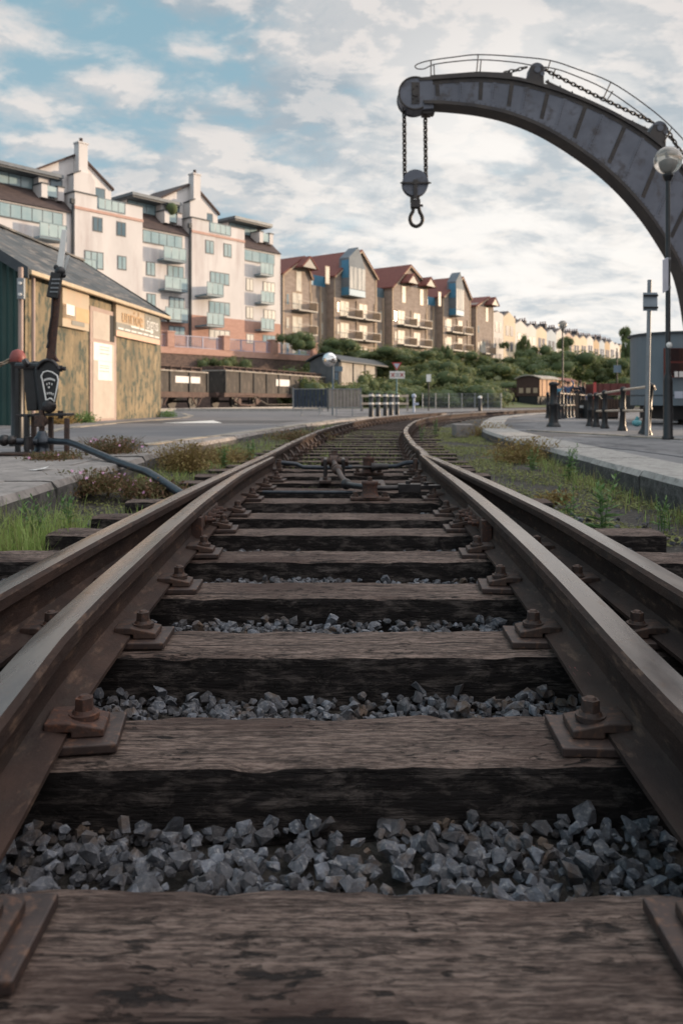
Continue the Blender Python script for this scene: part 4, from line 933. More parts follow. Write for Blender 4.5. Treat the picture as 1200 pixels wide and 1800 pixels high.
# ---------------------------------------------------------------- street furniture on the quay
M_globe=mat('lamp_globe_glass',(.62,.58,.52),(.70,.66,.60),scale=3,rough=.12,spec=.8)
M_globe.node_tree.nodes['Principled BSDF'].inputs['Transmission Weight'].default_value=.75
def lamp(c,ztop,lab,det=True,group='globe lamps'):
    t=thing('street_lamp',lab,'street lamp',(c.x,c.y,.14),group=group)
    x,y=c.x,c.y
    mb=MB(); mb.lathe((x,y,.14),[(.085,0),(.085,.03),(.068,.05),(.066,.86),(.055,.92),(.036,.97),(.034,ztop-.14-.30),(.028,ztop-.14-.26)],16); mb.build('post',M_black,t)
    mb=MB(); mb.lathe((x,y,ztop-.30),[(.045,0),(.075,.06),(.085,.09),(.05,.11)],16); mb.build('collar',M_black,t)
    mb=MB(); mb.sphere((x,y,ztop),.20,28,18); mb.build('globe',M_globe,t)
    mb=MB(); mb.lathe((x,y,ztop-.18),[(.04,0),(.06,.05),(.085,.10),(.09,.17),(.03,.20)],12); mb.build('lamp_holder',M_grey,t)
    return t
lc=G(1173,772); lamp(lc,P(0,282,lc.y).z,'tall black lamp post with a clear globe and strapped notice')
t=thing('notice_board','white notice angled on straps high on the near lamp post','sign',tuple(P(1168,485,lc.y-.05)))
mb=MB(); a=P(1163.5,457,lc.y-.28); b=P(1173.5,452,lc.y-.02); za=P(0,515,lc.y-.28).z; zb=P(0,509,lc.y-.02).z
mb.ext([a,b,(b.x,b.y,zb),(a.x,a.y,za)],(.012,.004,0)); pn=mb.build('panel',mat('blue_white_board',(.42,.45,.55),(.50,.53,.62),scale=5,rough=.5),t)
for fz,w_ in ((.12,.5),(.2,.6),(.28,.55),(.42,.4),(.5,.5),(.72,.3)):
    mb=MB(); z_=a.z+(za-a.z)*fz; m0=a.lerp(b,.5-w_/2); m1=a.lerp(b,.5+w_/2); mb.beam((m0.x-.006,m0.y-.004,z_),(m1.x-.006,m1.y-.004,z_),.006,.018); mb.build('printed_line',M_ink,pn)
for zz in (455,505):
    z_=P(0,zz,lc.y).z; mb=MB(); mb.cyl((lc.x,lc.y,z_-.015),(lc.x,lc.y,z_+.015),.042,12); mb.build('strap',M_grey,t)
mb=MB(); z_=P(0,607,lc.y).z; mb.lathe((lc.x-.0,lc.y-.035,z_),[(.001,0),(.045,.002),(.045,.01),(.001,.012)],14,axis=(.1,-1,0)); mb.build('round_sticker',M_white,t)
pc=G(1137,766); t=thing('sign_post','grey pole with the back of a square sign near its top, behind the railing','sign post',(pc.x,pc.y,.14))
mb=MB(); mb.cyl((pc.x-.01,pc.y,.14),(pc.x+.035,pc.y,P(0,492,pc.y).z),.034,12); mb.build('pole',M_grey,t)
mb=MB(); z0=P(0,547,pc.y).z; z1=P(0,515,pc.y).z; mb.box(pc.x-.09,pc.x+.14,pc.y-.055,pc.y-.045,z0,z1); sp=mb.build('sign_back',mat('pale_blue_sign_back',(.30,.36,.42),(.36,.42,.48),scale=4,rough=.4,metal=.2),t)
for z_ in (z0+.05,z1-.05): mb=MB(); mb.box(pc.x-.09,pc.x+.14,pc.y-.09,pc.y-.056,z_-.014,z_+.014); mb.build('rail_bracket',M_black,sp)
# near railing
M_tube=mat('pale_rail_tube',(.50,.40,.31),(.60,.50,.40),scale=6,rough=.4,metal=.2)
def post(c,h,lab,lean=0,r=.06,group='black railing posts',parent=None):
    prof=[(r*1.5,0),(r*1.45,.03),(r*1.15,.07),(r,.10),(r*.8,h*.45),(r*.95,h*.47),(r*.95,h*.52),(r*.78,h*.54),(r*.75,h-.10),(r*.95,h-.08),(r*.95,h-.03),(r*.5,h),(.001,h+.005)]
    mb=MB(Matrix.Translation((c.x,c.y,.14))@Matrix.Rotation(lean,4,'Y')); mb.lathe((0,0,0),prof,14); return mb
RA=thing('quay_railing','near black post-and-tube railing right of the big bollard, its end post leaning over','railing',tuple(G(1090,757)))
rp=[]; 
for (x,yb,yt,ln) in ((1036,749,692,0),(1047,750.5,690,0),(1062,753,686,0),(1093,757,680,0.02),(1133,764,673,.10)):
    c=G(x,yb); h=P(0,yt,c.y).z-.14; mb=post(c,h,'',ln,r=.062 if x<1130 else .08); mb.build('post',M_black,RA); rp.append((c,h,ln))
for fr_ in (.93,.46):
    for (a,ha,la),(b,hb,lb) in zip(rp[1:],rp[2:]):
        mb=MB(); mb.cyl((a.x+sin(la)*ha*fr_,a.y,.14+ha*fr_),(b.x+sin(lb)*hb*fr_,b.y,.14+hb*fr_),.022,8); mb.build('rail_tube',M_tube,RA)
c=rp[-1]; mb=MB(); mb.tube([(c[0].x+.09,c[0].y,.14+c[1]*.98),(c[0].x+.15,c[0].y,.14+c[1]*.93),(c[0].x+.16,c[0].y,.14+c[1]*.86)],.02,8); mb.build('rail_end',M_tube,RA)
c=G(972,750); mb=post(c,P(0,671,c.y).z-.14,'',0,r=.105); tag(mb.build('iron_bollard',M_black),'stout black iron bollard with a wide foot, before the quay railings','bollard')
mb=post(G(962,735),.85,'',0,r=.06); tag(mb.build('iron_bollard',M_black),'slim black bollard just behind and left of the stout one','bollard')
RB=thing('far_railing','far railing of close black posts in front of the people','railing',(7.5,27,.14))
ps=[]
for k,x in enumerate((982,988,994,1000,1006,1012,1019,1026)):
    yb=737-k*1.1; c=G(x,yb); h=.86; mb=post(c,h,'',0,r=.05); mb.build('post',M_black,RB); ps.append(c)
for z_ in (.80,.42):
    for a,b in zip(ps,ps[1:]): mb=MB(); mb.cyl((a.x,a.y,.14+z_),(b.x,b.y,.14+z_),.022,8); mb.build('rail_tube',M_tube,RB)
mb=MB(); a=ps[-1]; mb.tube([(a.x,a.y,.94),(a.x+.5,a.y-.3,.93),(a.x+.6,a.y-.4,.75),(a.x+.4,a.y-.3,.62)],.022,8); mb.build('rail_end',M_tube,RB)
lamp(Vector((9.98,36,.14)),P(0,571,36).z,'distant globe lamp on a thin black post beside the people')
# far sign on thin post
def flat_sign(name,lab,cat,x,ytop,ybot,wpx,Y,mface,ypost,mpost,parts=None):
    a=P(x,ytop,Y); b=P(x,ybot,Y); w_=wpx/FPX*Y/2
    t=thing(name,lab,cat,(a.x,Y,.14)); mb=MB(); mb.cyl((a.x,Y+.04,.14),(a.x,Y+.04,P(0,ypost,Y).z),.035,8); mb.build('post',mpost,t)
    mb=MB(); mb.box(a.x-w_,a.x+w_,Y-.02,Y,b.z,a.z); p_=mb.build('plate',mface,t); return t,p_,(a.x,b.z,a.z,w_)
M_bluegrey=mat('blue_grey_board',(.10,.15,.20),(.14,.20,.25),scale=3,rough=.5)
flat_sign('direction_sign','small blue-grey board on a thin post in front of the far trees','sign',1084,642,655,13,44,M_bluegrey,612,M_black)
flat_sign('path_sign','small white rectangular sign on a dark post before the bushes','sign',753,658,671,8,46,M_white,657,M_black)
# give way and no-stopping style pair
t=thing('give_way_sign','red-edged give way triangle above a white plate with red crosses, on a blue-green post','sign',tuple(G(697,729))); c=G(697,729); Ys=c.y
mb=MB(); mb.cyl((c.x,Ys+.05,.14),(c.x,Ys+.05,P(0,640,Ys).z),.035,10); mb.build('post',mat('teal_post',(.06,.17,.19),(.08,.2,.22),scale=4,rough=.5),t)
M_redsign=mat('sign_red',(.40,.05,.05),(.46,.07,.06),scale=3,rough=.4); M_bw=mat('sign_pale_blue',(.42,.47,.58),(.5,.55,.65),scale=3,rough=.4)
mb=MB(); mb.ext([P(688,637,Ys),P(706,637,Ys),P(697,652,Ys)],(0,.012,0)); tr=mb.build('triangle',M_redsign,t); mb=MB(); mb.ext([P(691.5,639.2,Ys-.004),P(702.5,639.2,Ys-.004),P(697,648.5,Ys-.004)],(0,.003,0)); mb.build('triangle_face',M_bw,tr)
mb=MB(); mb.ext([P(684.5,652.5,Ys-.03),P(711,652.5,Ys-.03),P(711,665.5,Ys-.03),P(684.5,665.5,Ys-.03)],(0,.012,0)); pl=mb.build('plate',M_white,t,bevel=.004)
for a,b in (((687,655.5),(693,662.5)),((687,662.5),(693,655.5)),((703,655.5),(709,662.5)),((703,662.5),(709,655.5))): mb=MB(); mb.beam(P(*a,Ys-.037),P(*b,Ys-.037),.035,.008,up=(0,1,0)); mb.build('red_cross',M_redsign,pl)
for yy in (656.5,659,661.5): mb=MB(); mb.beam(P(694.5,yy,Ys-.037),P(701.5,yy,Ys-.037),.02,.006,up=(0,1,0)); mb.build('printed_line',M_ink,pl)
# bollards with white bands
for k,(x,yb,nm) in enumerate(((652,733,'leftmost'),(664,732.3,'second from left'),(677,731.4,'middle'),(687,730.4,'fourth from left'),(697.5,729.2,'rightmost'))):
    c=G(x,yb); t=thing('banded_bollard',f'black bollard with white bands, {nm} of the row of five','bollard',tuple(c),group='row of banded bollards'); h=.86
    mb=MB(); mb.lathe(c,[(.09,0),(.085,.05),(.08,h-.13),(.08,h-.13)],14); mb.cyl((c.x,c.y,c.z+h-.06),(c.x,c.y,c.z+h),.085,14,r2=.05); mb.build('post',M_black,t)
    mb=MB(); mb.cyl((c.x,c.y,c.z+h-.13),(c.x,c.y,c.z+h-.06),.088,14); mb.build('white_band',M_white,t)
    mb=MB(); mb.cyl((c.x,c.y,c.z+h-.42),(c.x,c.y,c.z+h-.35),.088,14); mb.build('white_band',M_white,t)
c=G(843,723); t=thing('banded_bollard','lone black bollard with a white cap on the quay beyond the bend','bollard',tuple(c)); mb=MB(); mb.lathe(c,[(.10,0),(.10,.72),(.001,.72)],14); mb.build('post',M_black,t); mb=MB(); mb.lathe((c.x,c.y,c.z+.72),[(.105,0),(.10,.10),(.001,.14)],14); mb.build('white_cap',M_white,t)
# crowd barriers
M_slatblue=mat('navy_slats',(.015,.028,.05),(.025,.042,.07),scale=4,rough=.5); M_slatgrey=mat('grey_brown_slats',(.26,.23,.21),(.33,.30,.27),scale=4,rough=.6)
for x0,x1,m_,lab in ((516,575,M_slatblue,'navy slatted barrier panel on thin feet, left of the grey one'),(577.5,633,M_slatgrey,'grey-brown slatted barrier panel on thin feet, right of the navy one')):
    Yb=30.5; a=P(x0,683,Yb); b=P(x1,717,Yb); t=thing('slatted_barrier',lab,'barrier',((a.x+b.x)/2,Yb,.14))
    mb=MB(); n_=9
    for i in range(n_):
        w_=(b.x-a.x)/n_; mb.box(a.x+i*w_+.008,a.x+(i+1)*w_-.008,Yb+(.02 if i%2 else 0),Yb+.035+(.02 if i%2 else 0),b.z+.03,a.z-.03)
    mb.build('slats',m_,t)
    mb=MB(); mb.box(a.x-.02,b.x+.02,Yb-.01,Yb+.07,b.z,b.z+.03); mb.box(a.x-.02,b.x+.02,Yb-.01,Yb+.07,a.z-.03,a.z); mb.box(a.x-.04,a.x,Yb-.01,Yb+.07,.30,a.z+.03); mb.box(b.x,b.x+.04,Yb-.01,Yb+.07,.30,a.z+.03); mb.build('frame',M_grey,t)
    mb=MB(); 
    for xx in (a.x+.3,b.x-.3): mb.box(xx-.015,xx+.015,Yb-.3,Yb+.35,.141,.18); mb.box(xx-.015,xx+.015,Yb,Yb+.03,.16,b.z)
    mb.build('feet',M_grey,t)
# convex mirror
Ym=31.5; c=P(579,632,Ym); t=thing('convex_mirror','round convex traffic mirror on a post behind the slatted barriers','mirror',(c.x,Ym,.14))
M_mirror=mat('mirror_chrome',(.85,.85,.85),(.9,.9,.9),scale=1,rough=.03,metal=1)
mb=MB(); mb.lathe((c.x,Ym,c.z),[(.28,-.02),(.275,.0),(.24,.035),(.17,.065),(.09,.082),(.001,.088)],28,axis=(0,-1,0)); mb.build('mirror_face',M_mirror,t)
mb=MB(); mb.lathe((c.x,Ym,c.z),[(.001,-.06),(.2,-.05),(.285,-.03),(.29,.0),(.275,.004)],28,axis=(0,-1,0)); mb.build('rim',M_grey,t)
mb=MB(); mb.cyl((c.x+.13,Ym+.12,.14),(c.x+.13,Ym+.12,c.z+.05),.04,10); mb.build('post',M_bluegrey,t)
for x0,x1,y0_,y1_ in ((588,602,644,653),(588,594,655,668)): mb=MB(); a=P(x0,y0_,Ym); b=P(x1,y1_,Ym); mb.box(a.x,b.x,Ym+.03,Ym+.06,b.z,a.z); mb.build('attached_sign',M_bluegrey,t)
# timber post-and-rail fence and mesh fence
t=thing('timber_rail_fence','pale two-rail timber fence behind the row of banded bollards','fence',(1.5,45,.14)); Yf=44
for y_ in (696,709.5): a=P(634,y_,Yf); b=P(718,y_,Yf); mb=MB(); mb.box(a.x,b.x,Yf,Yf+.06,a.z-.06,a.z+.06); mb.build('rail',M_tube,t)
for x in (636,664,692,716): a=P(x,693,Yf); mb=MB(); mb.box(a.x-.06,a.x+.06,Yf+.07,Yf+.17,.14,a.z); mb.build('post',M_slatgrey,t)
t=thing('mesh_fence','thin wire mesh fence with pale posts at the foot of the bushy bank','fence',(8,64,.14)); Yf=58
a=P(742,691,Yf); b=P(880,692,Yf)
for i in range(7): x=a.x+(b.x-a.x)*i/6; mb=MB(); mb.cyl((x,Yf,.14),(x,Yf,a.z),.04,6); mb.build('post',M_grey,t)
mb=MB(); 
for i in range(80): x=a.x+(b.x-a.x)*i/79; mb.box(x-.006,x+.006,Yf-.004,Yf+.004,.2,a.z-.03)
for z_ in (.25,.6,.95,1.25): mb.box(a.x,b.x,Yf-.006,Yf+.006,z_,z_+.012)
mb.build('mesh',M_grey,t)
c=P(727,705,40); mb=MB(); mb.cyl((c.x,c.y,.14),(c.x,c.y,.85),.06,10); mb.sphere((c.x,c.y,.95),.12,10,8); mb.box(c.x+.05,c.x+.25,c.y-.05,c.y+.05,.5,.62); tag(mb.build('standpipe',M_bw),'small pale standpipe between the bollards and the mesh fence','standpipe')

# ---------------------------------------------------------------- metal cabin on the quay
M_cabin=mat('blue_grey_cabin',(.15,.185,.215),(.185,.22,.25),scale=.8,rough=.5,bump=.05,bscale=4,wear=((.12,.13,.14),2.5,.6,.75,(1,1,.3)))
M_redfr=mat('dark_red_frame',(.09,.018,.016),(.12,.025,.022),scale=4,rough=.5)
M_winglass=mat('dark_window_glass',(.015,.012,.014),(.03,.02,.022),scale=1,rough=.08,spec=.8)
Yk=18.6; t=thing('metal_cabin','blue-grey round-cornered metal cabin with dark red windows on a black chassis','cabin',(9.0,20.5,.14))
x0=7.24; x1=x0+7.5; z0=P(0,713,Yk).z; z1=P(0,585,Yk).z
rc=1.2; out=[(x0+rc-rc*cos(radians(a)),Yk+rc-rc*sin(radians(a))) for a in range(-90,91,9)]+[(x1,Yk),(x1,Yk+2.4)]
mb=MB(); mb.ext([(x,y,z0) for x,y in out],(0,0,z1-z0)); mb.build('body',M_cabin,t)
mb=MB(); mb.ext([(x+(-.05 if x<x0+1 else .05),y-.05 if y<Yk+1 else y+.05,z1) for x,y in out],(0,0,.05)); mb.build('roof_edge',M_dkgreytrim,t)
mb=MB(); mb.ext([(x,y-.012 if y<Yk+.95 else y,P(0,696,Yk).z) for x,y in out],(0,0,.03)); mb.build('waist_band',M_dkgreytrim,t)
mb=MB(); mb.box(x0+.5,x1,Yk+.3,Yk+2.1,.26,z0-.002); mb.box(x0+.9,x0+1.2,Yk+.4,Yk+.7,.14,.27);mb.box(x0+2.9,x0+3.2,Yk+.4,Yk+.7,.14,.27); mb.build('chassis',M_dark,t)
wx0=P(1165,0,Yk).x; wz1=P(0,612,Yk).z; wz0=P(0,664,Yk).z
mb=MB(); mb.box(wx0,wx0+2.2,Yk-.03,Yk+.0,wz0,wz1); wn=mb.build('window',M_redfr,t)
for i in range(3):
    for j in range(2): mb=MB(); mb.box(wx0+.06+i*.72,wx0+.68+i*.72,Yk-.036,Yk-.028,wz0+.05+j*.34,wz0+.05+j*.34+.29); mb.build('pane',M_winglass,wn)
for k,(px0,px1,py0,py1) in enumerate(((1183,1189,653,663),(1191,1199,653,663),(1183,1198,688,700))):
    a=P(px0,py0,Yk); b=P(px1,py1,Yk); mb=MB(); mb.box(a.x,b.x,Yk-.05,Yk-.04,b.z,a.z); mb.build('notice',M_paper if k<2 else M_bw,t)
# small things by the cabin
a=P(1040,700,25); b=P(1086,735,25); t=thing('slatted_hut','dark brown slatted timber bin store behind the near railing','timber store',((a.x+b.x)/2,25.5,.14)); mb=MB(); mb.box(a.x,b.x,25,26.4,.14,a.z-.05); mb.build('body',M_dark,t)
mb=MB(); 
for i in range(9): w_=(b.x-a.x)/9; mb.box(a.x+i*w_+.01,a.x+(i+1)*w_-.01,24.96,24.995,.2,a.z-.02)
mb.build('slats',mat('dark_brown_slats',(.06,.035,.025),(.09,.055,.04),scale=4,rough=.7),t)
a=P(1052,674,40); b=P(1114,700,40); t=thing('red_wagon','low dark red wagon far behind the railing, left of the cabin','wagon',((a.x+b.x)/2,41,.14)); mb=MB(); mb.box(a.x,b.x,40,42.2,1.0,a.z); 
for i in range(5): mb.box(a.x+.2+i*.38,a.x+.26+i*.38,39.96,40,1.0,a.z)
mb.build('body',M_redfr,t); mb=MB(); mb.cyl((a.x+.4,39.9,.55),(a.x+.4,40.05,.55),.42,16); mb.cyl((b.x-.4,39.9,.55),(b.x-.4,40.05,.55),.42,16); mb.build('wheels',M_dark,t)
mb=MB(); c=P(1045,690,38); mb.box(c.x-.06,c.x+.06,38,38.1,.14,P(0,672,38).z); tag(mb.build('red_post',M_redsign),'thin bright red post behind the near railing','post')
c=P(1101,745,18); mb=MB(); mb.sphere((c.x,17.4,.22),.10,12,8,sc=(1.1,.8,.75)); mb.cyl((c.x-.02,17.4,.28),(c.x+.03,17.4,.34),.03,8,r2=.05); tag(mb.build('tied_bag',mat('teal_bag',(.10,.32,.36),(.14,.40,.44),scale=3,rough=.4)),'small teal tied bag on the ground below the cabin','bag')
c=P(1023,727,26); t=thing('mobility_cart','small black cart with a white seat at the end of the far railing','cart',(c.x,26,.14)); mb=MB(); mb.box(c.x-.12,c.x+.14,25.9,26.3,.48,.56); mb.build('seat',M_white,t); mb=MB(); mb.box(c.x-.16,c.x-.12,25.9,26.3,.14,.95); mb.box(c.x+.1,c.x+.14,25.92,26.28,.14,.48); mb.box(c.x-.1,c.x+.1,25.95,26.25,.3,.40); mb.build('frame',M_black,t)
# unseen brick block, added out of view at right to shade the foreground
t=thing('unseen_shade_block','unseen brick block added beyond the right edge to shade the track','shade blocker',(14,5,.14)); M_brick=mat('brick_red',(.20,.09,.06),(.28,.13,.09),scale=6,rough=.85)
mb=MB(); mb.box(9.6,16,-14,14.5,.14,5.2); mb.build('wall',M_brick,t); mb=MB(); mb.ext([(9.3,-14.3,5.2),(16.3,-14.3,5.2),(12.8,-14.3,7.2)],(0,29.1,0)); mb.build('roof',M_roofing,t)
for i in range(5): mb=MB(); mb.box(9.56,9.6,-10+i*5,-8+i*5,.2,3.0); mb.build('door',M_shedgreen,t)
# ---------------------------------------------------------------- white apartment building
M_render_w=mat('pinkish_white_render',(.60,.582,.58),(.70,.68,.675),scale=.35,rough=.9,bump=.1,bscale=3,stretch=(1,1,.5),wear=((.50,.455,.45),.7,.52,.72,(1,1,.16)))
M_pinkbrick=mat('pink_brick',(.42,.25,.20),(.50,.31,.25),scale=2.2,rough=.9,bump=.2,bscale=6,stretch=(1,1,3))
M_cornice=mat('pink_cornice',(.48,.30,.25),(.55,.36,.30),scale=2,rough=.8)
M_brownroof=mat('dark_brown_tiles',(.050,.035,.035),(.085,.06,.055),scale=2,rough=.8,bump=.4,bscale=8,stretch=(1,1,3))
M_fascia=mat('grey_metal_fascia',(.14,.16,.18),(.18,.20,.22),scale=2,rough=.45,metal=.3)
M_wframe=mat('dark_window_frame',(.08,.09,.10),(.11,.12,.13),scale=2,rough=.5)
M_pane=mat('pale_blue_pane',(.24,.36,.40),(.38,.48,.50),scale=.5,rough=.08,spec=.9)
M_panedk=mat('blue_dark_pane',(.08,.14,.18),(.14,.20,.24),scale=.5,rough=.08,spec=.9)
M_balglass=mat('cyan_balcony_glass',(.34,.46,.48),(.44,.55,.56),scale=.7,rough=.15,spec=.8)
M_balwhite=mat('milky_balcony_glass',(.52,.52,.49),(.62,.60,.55),scale=.7,rough=.3)
M_balrail=mat('teal_balcony_rail',(.14,.20,.24),(.18,.25,.29),scale=2,rough=.4)
F1=Fac((-25.0,58.33),(.857,1.0))
def z1(q): return CH+75*q
WB=thing('apartment_building','pinkish-white apartment building with brown mansard roof, gabled penthouses and glass balconies','building',(-25,58.3,0))
def L(F,root,nm,m_,*boxes,bevel=0,parent=None):
    mb=MB(F.M)
    for b in boxes: mb.box(*b)
    return mb.build(nm,m_,parent or root,bevel=bevel)
def window(F,root,s0,s1,z0,z1_,d=0,n=2,pane=None,frame=None,t=.09):
    f=L(F,root,'window',frame or M_wframe,(s0,s1,d-.03,d-.004,z0,z1_)); w=(s1-s0-t)/n
    L(F,root,'pane',pane or M_pane,*[(s0+t+i*w,s0+(i+1)*w,d-.045,d-.032,z0+t,z1_-t) for i in range(n)],parent=f); return f
def balcony(F,root,s0,s1,z,d=0,dep=1.1,side=True,h=1.05):
    b=L(F,root,'balcony',M_balrail,(s0,s1,d-dep,d-.006,z-.16,z),(s0,s1,d-dep-.03,d-dep+.01,z+h,z+h+.05),(s0,s0+.05,d-dep-.025,d-dep+.008,z-.1,z+h),(s1-.05,s1,d-dep-.025,d-dep+.008,z-.1,z+h))
    n=3; w=(s1-s0)/n
    L(F,root,'glass_panel',M_balglass,*[(s0+i*w+.04,s0+(i+1)*w-.02,d-dep,d-dep+.02,z+.05,z+h-.02) for i in range(n)],parent=b)
    L(F,root,'side_panel',M_balwhite,(s1-.02,s1,d-dep+.03,d-.05,z+.05,z+h-.02),parent=b)
    return b
# body sections
zb=2.0; ztow=z1(.2206); zcor=z1(.2045); zeave=15.55; zbrick=z1(.1039)
secs=[('recess',-6,6.07),('tower',6.07,12.45),('recess',12.45,17.72),('tower',17.72,24.1),('recess',24.1,29.25)]
for kind,a,b in secs:
    dd=0 if kind=='tower' else .28
    top=ztow-.95 if kind=='tower' else zeave
    L(F1,WB,'wall',M_render_w,(a,b,dd,7.5,zbrick,top)); L(F1,WB,'brick_base',M_pinkbrick,(a,b,dd-.02,7.5,zb,zbrick-.003))
# parapets and cornices
for a,b in ((6.07,12.45),(17.72,24.1)):
    L(F1,WB,'parapet',M_render_w,(a,a+2.0,0.0,3.2,ztow-.95,ztow)); L(F1,WB,'parapet',M_render_w,(b-1.7,b,0.0,.35,ztow-.95,ztow-.05))
    L(F1,WB,'parapet_cap',M_dkgreytrim,(a-.08,a+2.05,-.08,3.2,ztow,ztow+.09)); L(F1,WB,'parapet_cap',M_dkgreytrim,(b-1.75,b+.05,-.06,.4,ztow-.05,ztow+.03))
    L(F1,WB,'cornice',M_cornice,(a-.03,b+.03,-.07,0.0,zcor-.12,zcor+.10))
    bl=L(F1,WB,'terrace_rail',M_balrail,(a+2.1,b-1.75,-.04,.0,ztow-.08,ztow-.02),(a+2.1,b-1.75,-.05,.02,ztow-.98,ztow-.90))
    w=(b-1.8-a-2.1)/4
    L(F1,WB,'glass_panel',M_balglass,*[(a+2.15+i*w,a+2.08+(i+1)*w,-.03,-.01,ztow-.88,ztow-.10) for i in range(4)],parent=bl)
    # gabled penthouse, chimney in front
    g0,g1=a-2.2,a+4.3; gc=a+1.2; d0=1.5
    mb=MB(F1.M); mb.ext([(g0,d0,ztow-1),(g1,d0,ztow-1),(g1,d0,18.7),(gc,d0,20.75),(g0,d0,18.9)],(0,5.0,0)); mb.build('penthouse_wall',M_render_w,WB)
    mb=MB(F1.M); mb.ext([(g0-.35,d0-.22,18.78),(gc,d0-.22,20.93),(gc,d0-.22,20.75),(g0-.35,d0-.22,18.60)],(0,6,0)); mb.ext([(g1+.15,d0-.22,18.62),(gc,d0-.22,20.93),(gc,d0-.22,20.75),(g1+.15,d0-.22,18.44)],(0,6,0)); mb.build('penthouse_roof',M_brownroof,WB)
    mb=MB(F1.M); mb.box(gc-.38,gc+.42,.75,1.48,ztow+.095,21.5); mb.box(gc-.46,gc+.50,.70,1.49,21.5,21.62); mb.ext([(gc-.95,.55,ztow+.095),(gc+1.0,.55,ztow+.095),(gc+1.0,.55,18.6),(gc+.5,.55,19.15),(gc-.4,.55,19.15),(gc-.95,.55,18.8)],(0,.9,0)); ch_=mb.build('chimney',M_render_w,WB)
    mb=MB(F1.M); mb.cyl((gc+.02,1.1,21.62),(gc+.02,1.1,22.0),.14,10); mb.build('chimney_pot',M_brownroof,ch_)
    mb=MB(F1.M); mb.ext([(gc-1.0,.50,18.78),(gc-.35,.50,19.13),(gc-.35,.50,19.24),(gc-1.08,.50,18.84)],(0,.9,0)); mb.build('chimney_cap',M_dkgreytrim,ch_)
    window(F1,WB,a-1.3,a-.2,ztow-.5,ztow+1.1,d=1.5,n=1,pane=M_panedk); window(F1,WB,a+2.6,a+3.7,ztow-.8,ztow+1.2,d=1.5,n=1,pane=M_panedk)
    # dark downpipe in the inner corner
    mb=MB(F1.M); mb.cyl((a-.1,.12,zb),(a-.1,.12,16.4),.09,8); mb.box(a-.3,a+.02,-.02,.24,16.3,16.7); mb.build('downpipe',M_dkgreytrim,WB)
# mansards, penthouse windows, flat roofs
for a,b in ((-6,6.07),(12.45,17.72),(24.1,29.25)):
    mb=MB(F1.M); mb.ext([(a,.10,zeave),(a,2.3,17.3),(a,7.4,17.3),(a,7.4,zeave)],(b-a,0,0)); mb.build('mansard_roof',M_brownroof,WB)
    nw=L(F1,WB,'window_band',M_wframe,(a+.15,b-.9,.20,.27,14.28,15.4)); m=int((b-a-1.05)/.82); w=(b-a-1.1)/m
    L(F1,WB,'pane',M_pane,*[(a+.2+i*w,a+.13+(i+1)*w,.18,.199,14.36,15.32) for i in range(m)],parent=nw)
    L(F1,WB,'upper_storey',M_render_w,(a+.1,b-1.25,2.4,7,17.3,18.35)); nw=L(F1,WB,'window_band',M_wframe,(a+.1,b-1.3,2.3,2.39,17.32,18.3)); m=max(3,int((b-a-1.4)/.9)); w=(b-a-1.45)/m
    L(F1,WB,'pane',M_pane,*[(a+.15+i*w,a+.08+(i+1)*w,2.28,2.299,17.38,18.22) for i in range(m)],parent=nw)
    L(F1,WB,'flat_roof',M_fascia,(a-.3 if a>0 else a,b-.35,1.0,7.3,18.40,18.66)); L(F1,WB,'roof_soffit',M_wframe,(a-.2 if a>0 else a,b-.45,1.1,7.2,18.25,18.378))
    for s_ in (b-2.3,b-.9): L(F1,WB,'dormer_pier',M_render_w,(s_,s_+.5,.9,2.2,16.55,17.6)); L(F1,WB,'dormer_cap',M_dkgreytrim,(s_-.06,s_+.56,.85,2.2,17.6,17.7))
    L(F1,WB,'glass_panel',M_balglass,(b-1.75,b-.95,.98,1.0,16.75,17.55))
# windows from the photograph (left px, right px, top px, bottom px)
def wpx(x0,x1,yt,yb,d=0,n=2,**k):
    a=F1.s_of(x0,d); b=F1.s_of(x1,d); return window(F1,WB,a,b,F1.z_of(a,yb,d),F1.z_of(a,yt,d),d=d,n=n,**k)
for w_ in ((163,180.5,380,406,0,2,M_panedk),(205,221.5,388.5,414,0,2,M_panedk),(148.5,182,439,470,0,3,M_pane),(206.5,222.5,448.5,473.5,0,2,M_pane),(149,182,505,540,0,3,M_pane),(206.5,222,508,533,0,2,M_pane),
           (257,273,459,484,.28,2,M_pane),(294,323,465,491,.28,3,M_pane),(258,274,515,538,.28,2,M_pane),(297,324,521,545,.28,3,M_pane),(296,325,572,588,.28,3,M_pane),
           (361,376,421,445,0,2,M_pane),(393,407,427,451,0,2,M_pane),(369,403,476,498,0,4,M_pane),(367,404,528,552,0,4,M_pane),(367,404,578,597,0,4,M_balwhite),
           (432,445,488,511,.28,2,M_balwhite),(462,483,494,514,.28,3,M_balwhite),(432,445,538,560,.28,2,M_balwhite),(463,484,543,562,.28,3,M_balwhite),(432.5,446,586,604,.28,2,M_balwhite),(461,484,588,601,.28,3,M_pane),
           (28,48,422,440,.28,2,M_pane),(77,108,431,455,.28,3,M_pane),(28,48,486,506,.28,2,M_pane),(77,108,494,520,.28,3,M_pane)):
    wpx(w_[0],w_[1],w_[2],w_[3],d=w_[4],n=w_[5],pane=w_[6])
def bpx(x0,x1,ybot,d=0,dep=1.1):
    a=F1.s_of(x0,d-dep); b=F1.s_of(x1,d-dep); Yb=F1.Y(a,d-dep); balcony(F1,WB,a,b,CH+(HOR-ybot)/FPX*Yb,d,dep)
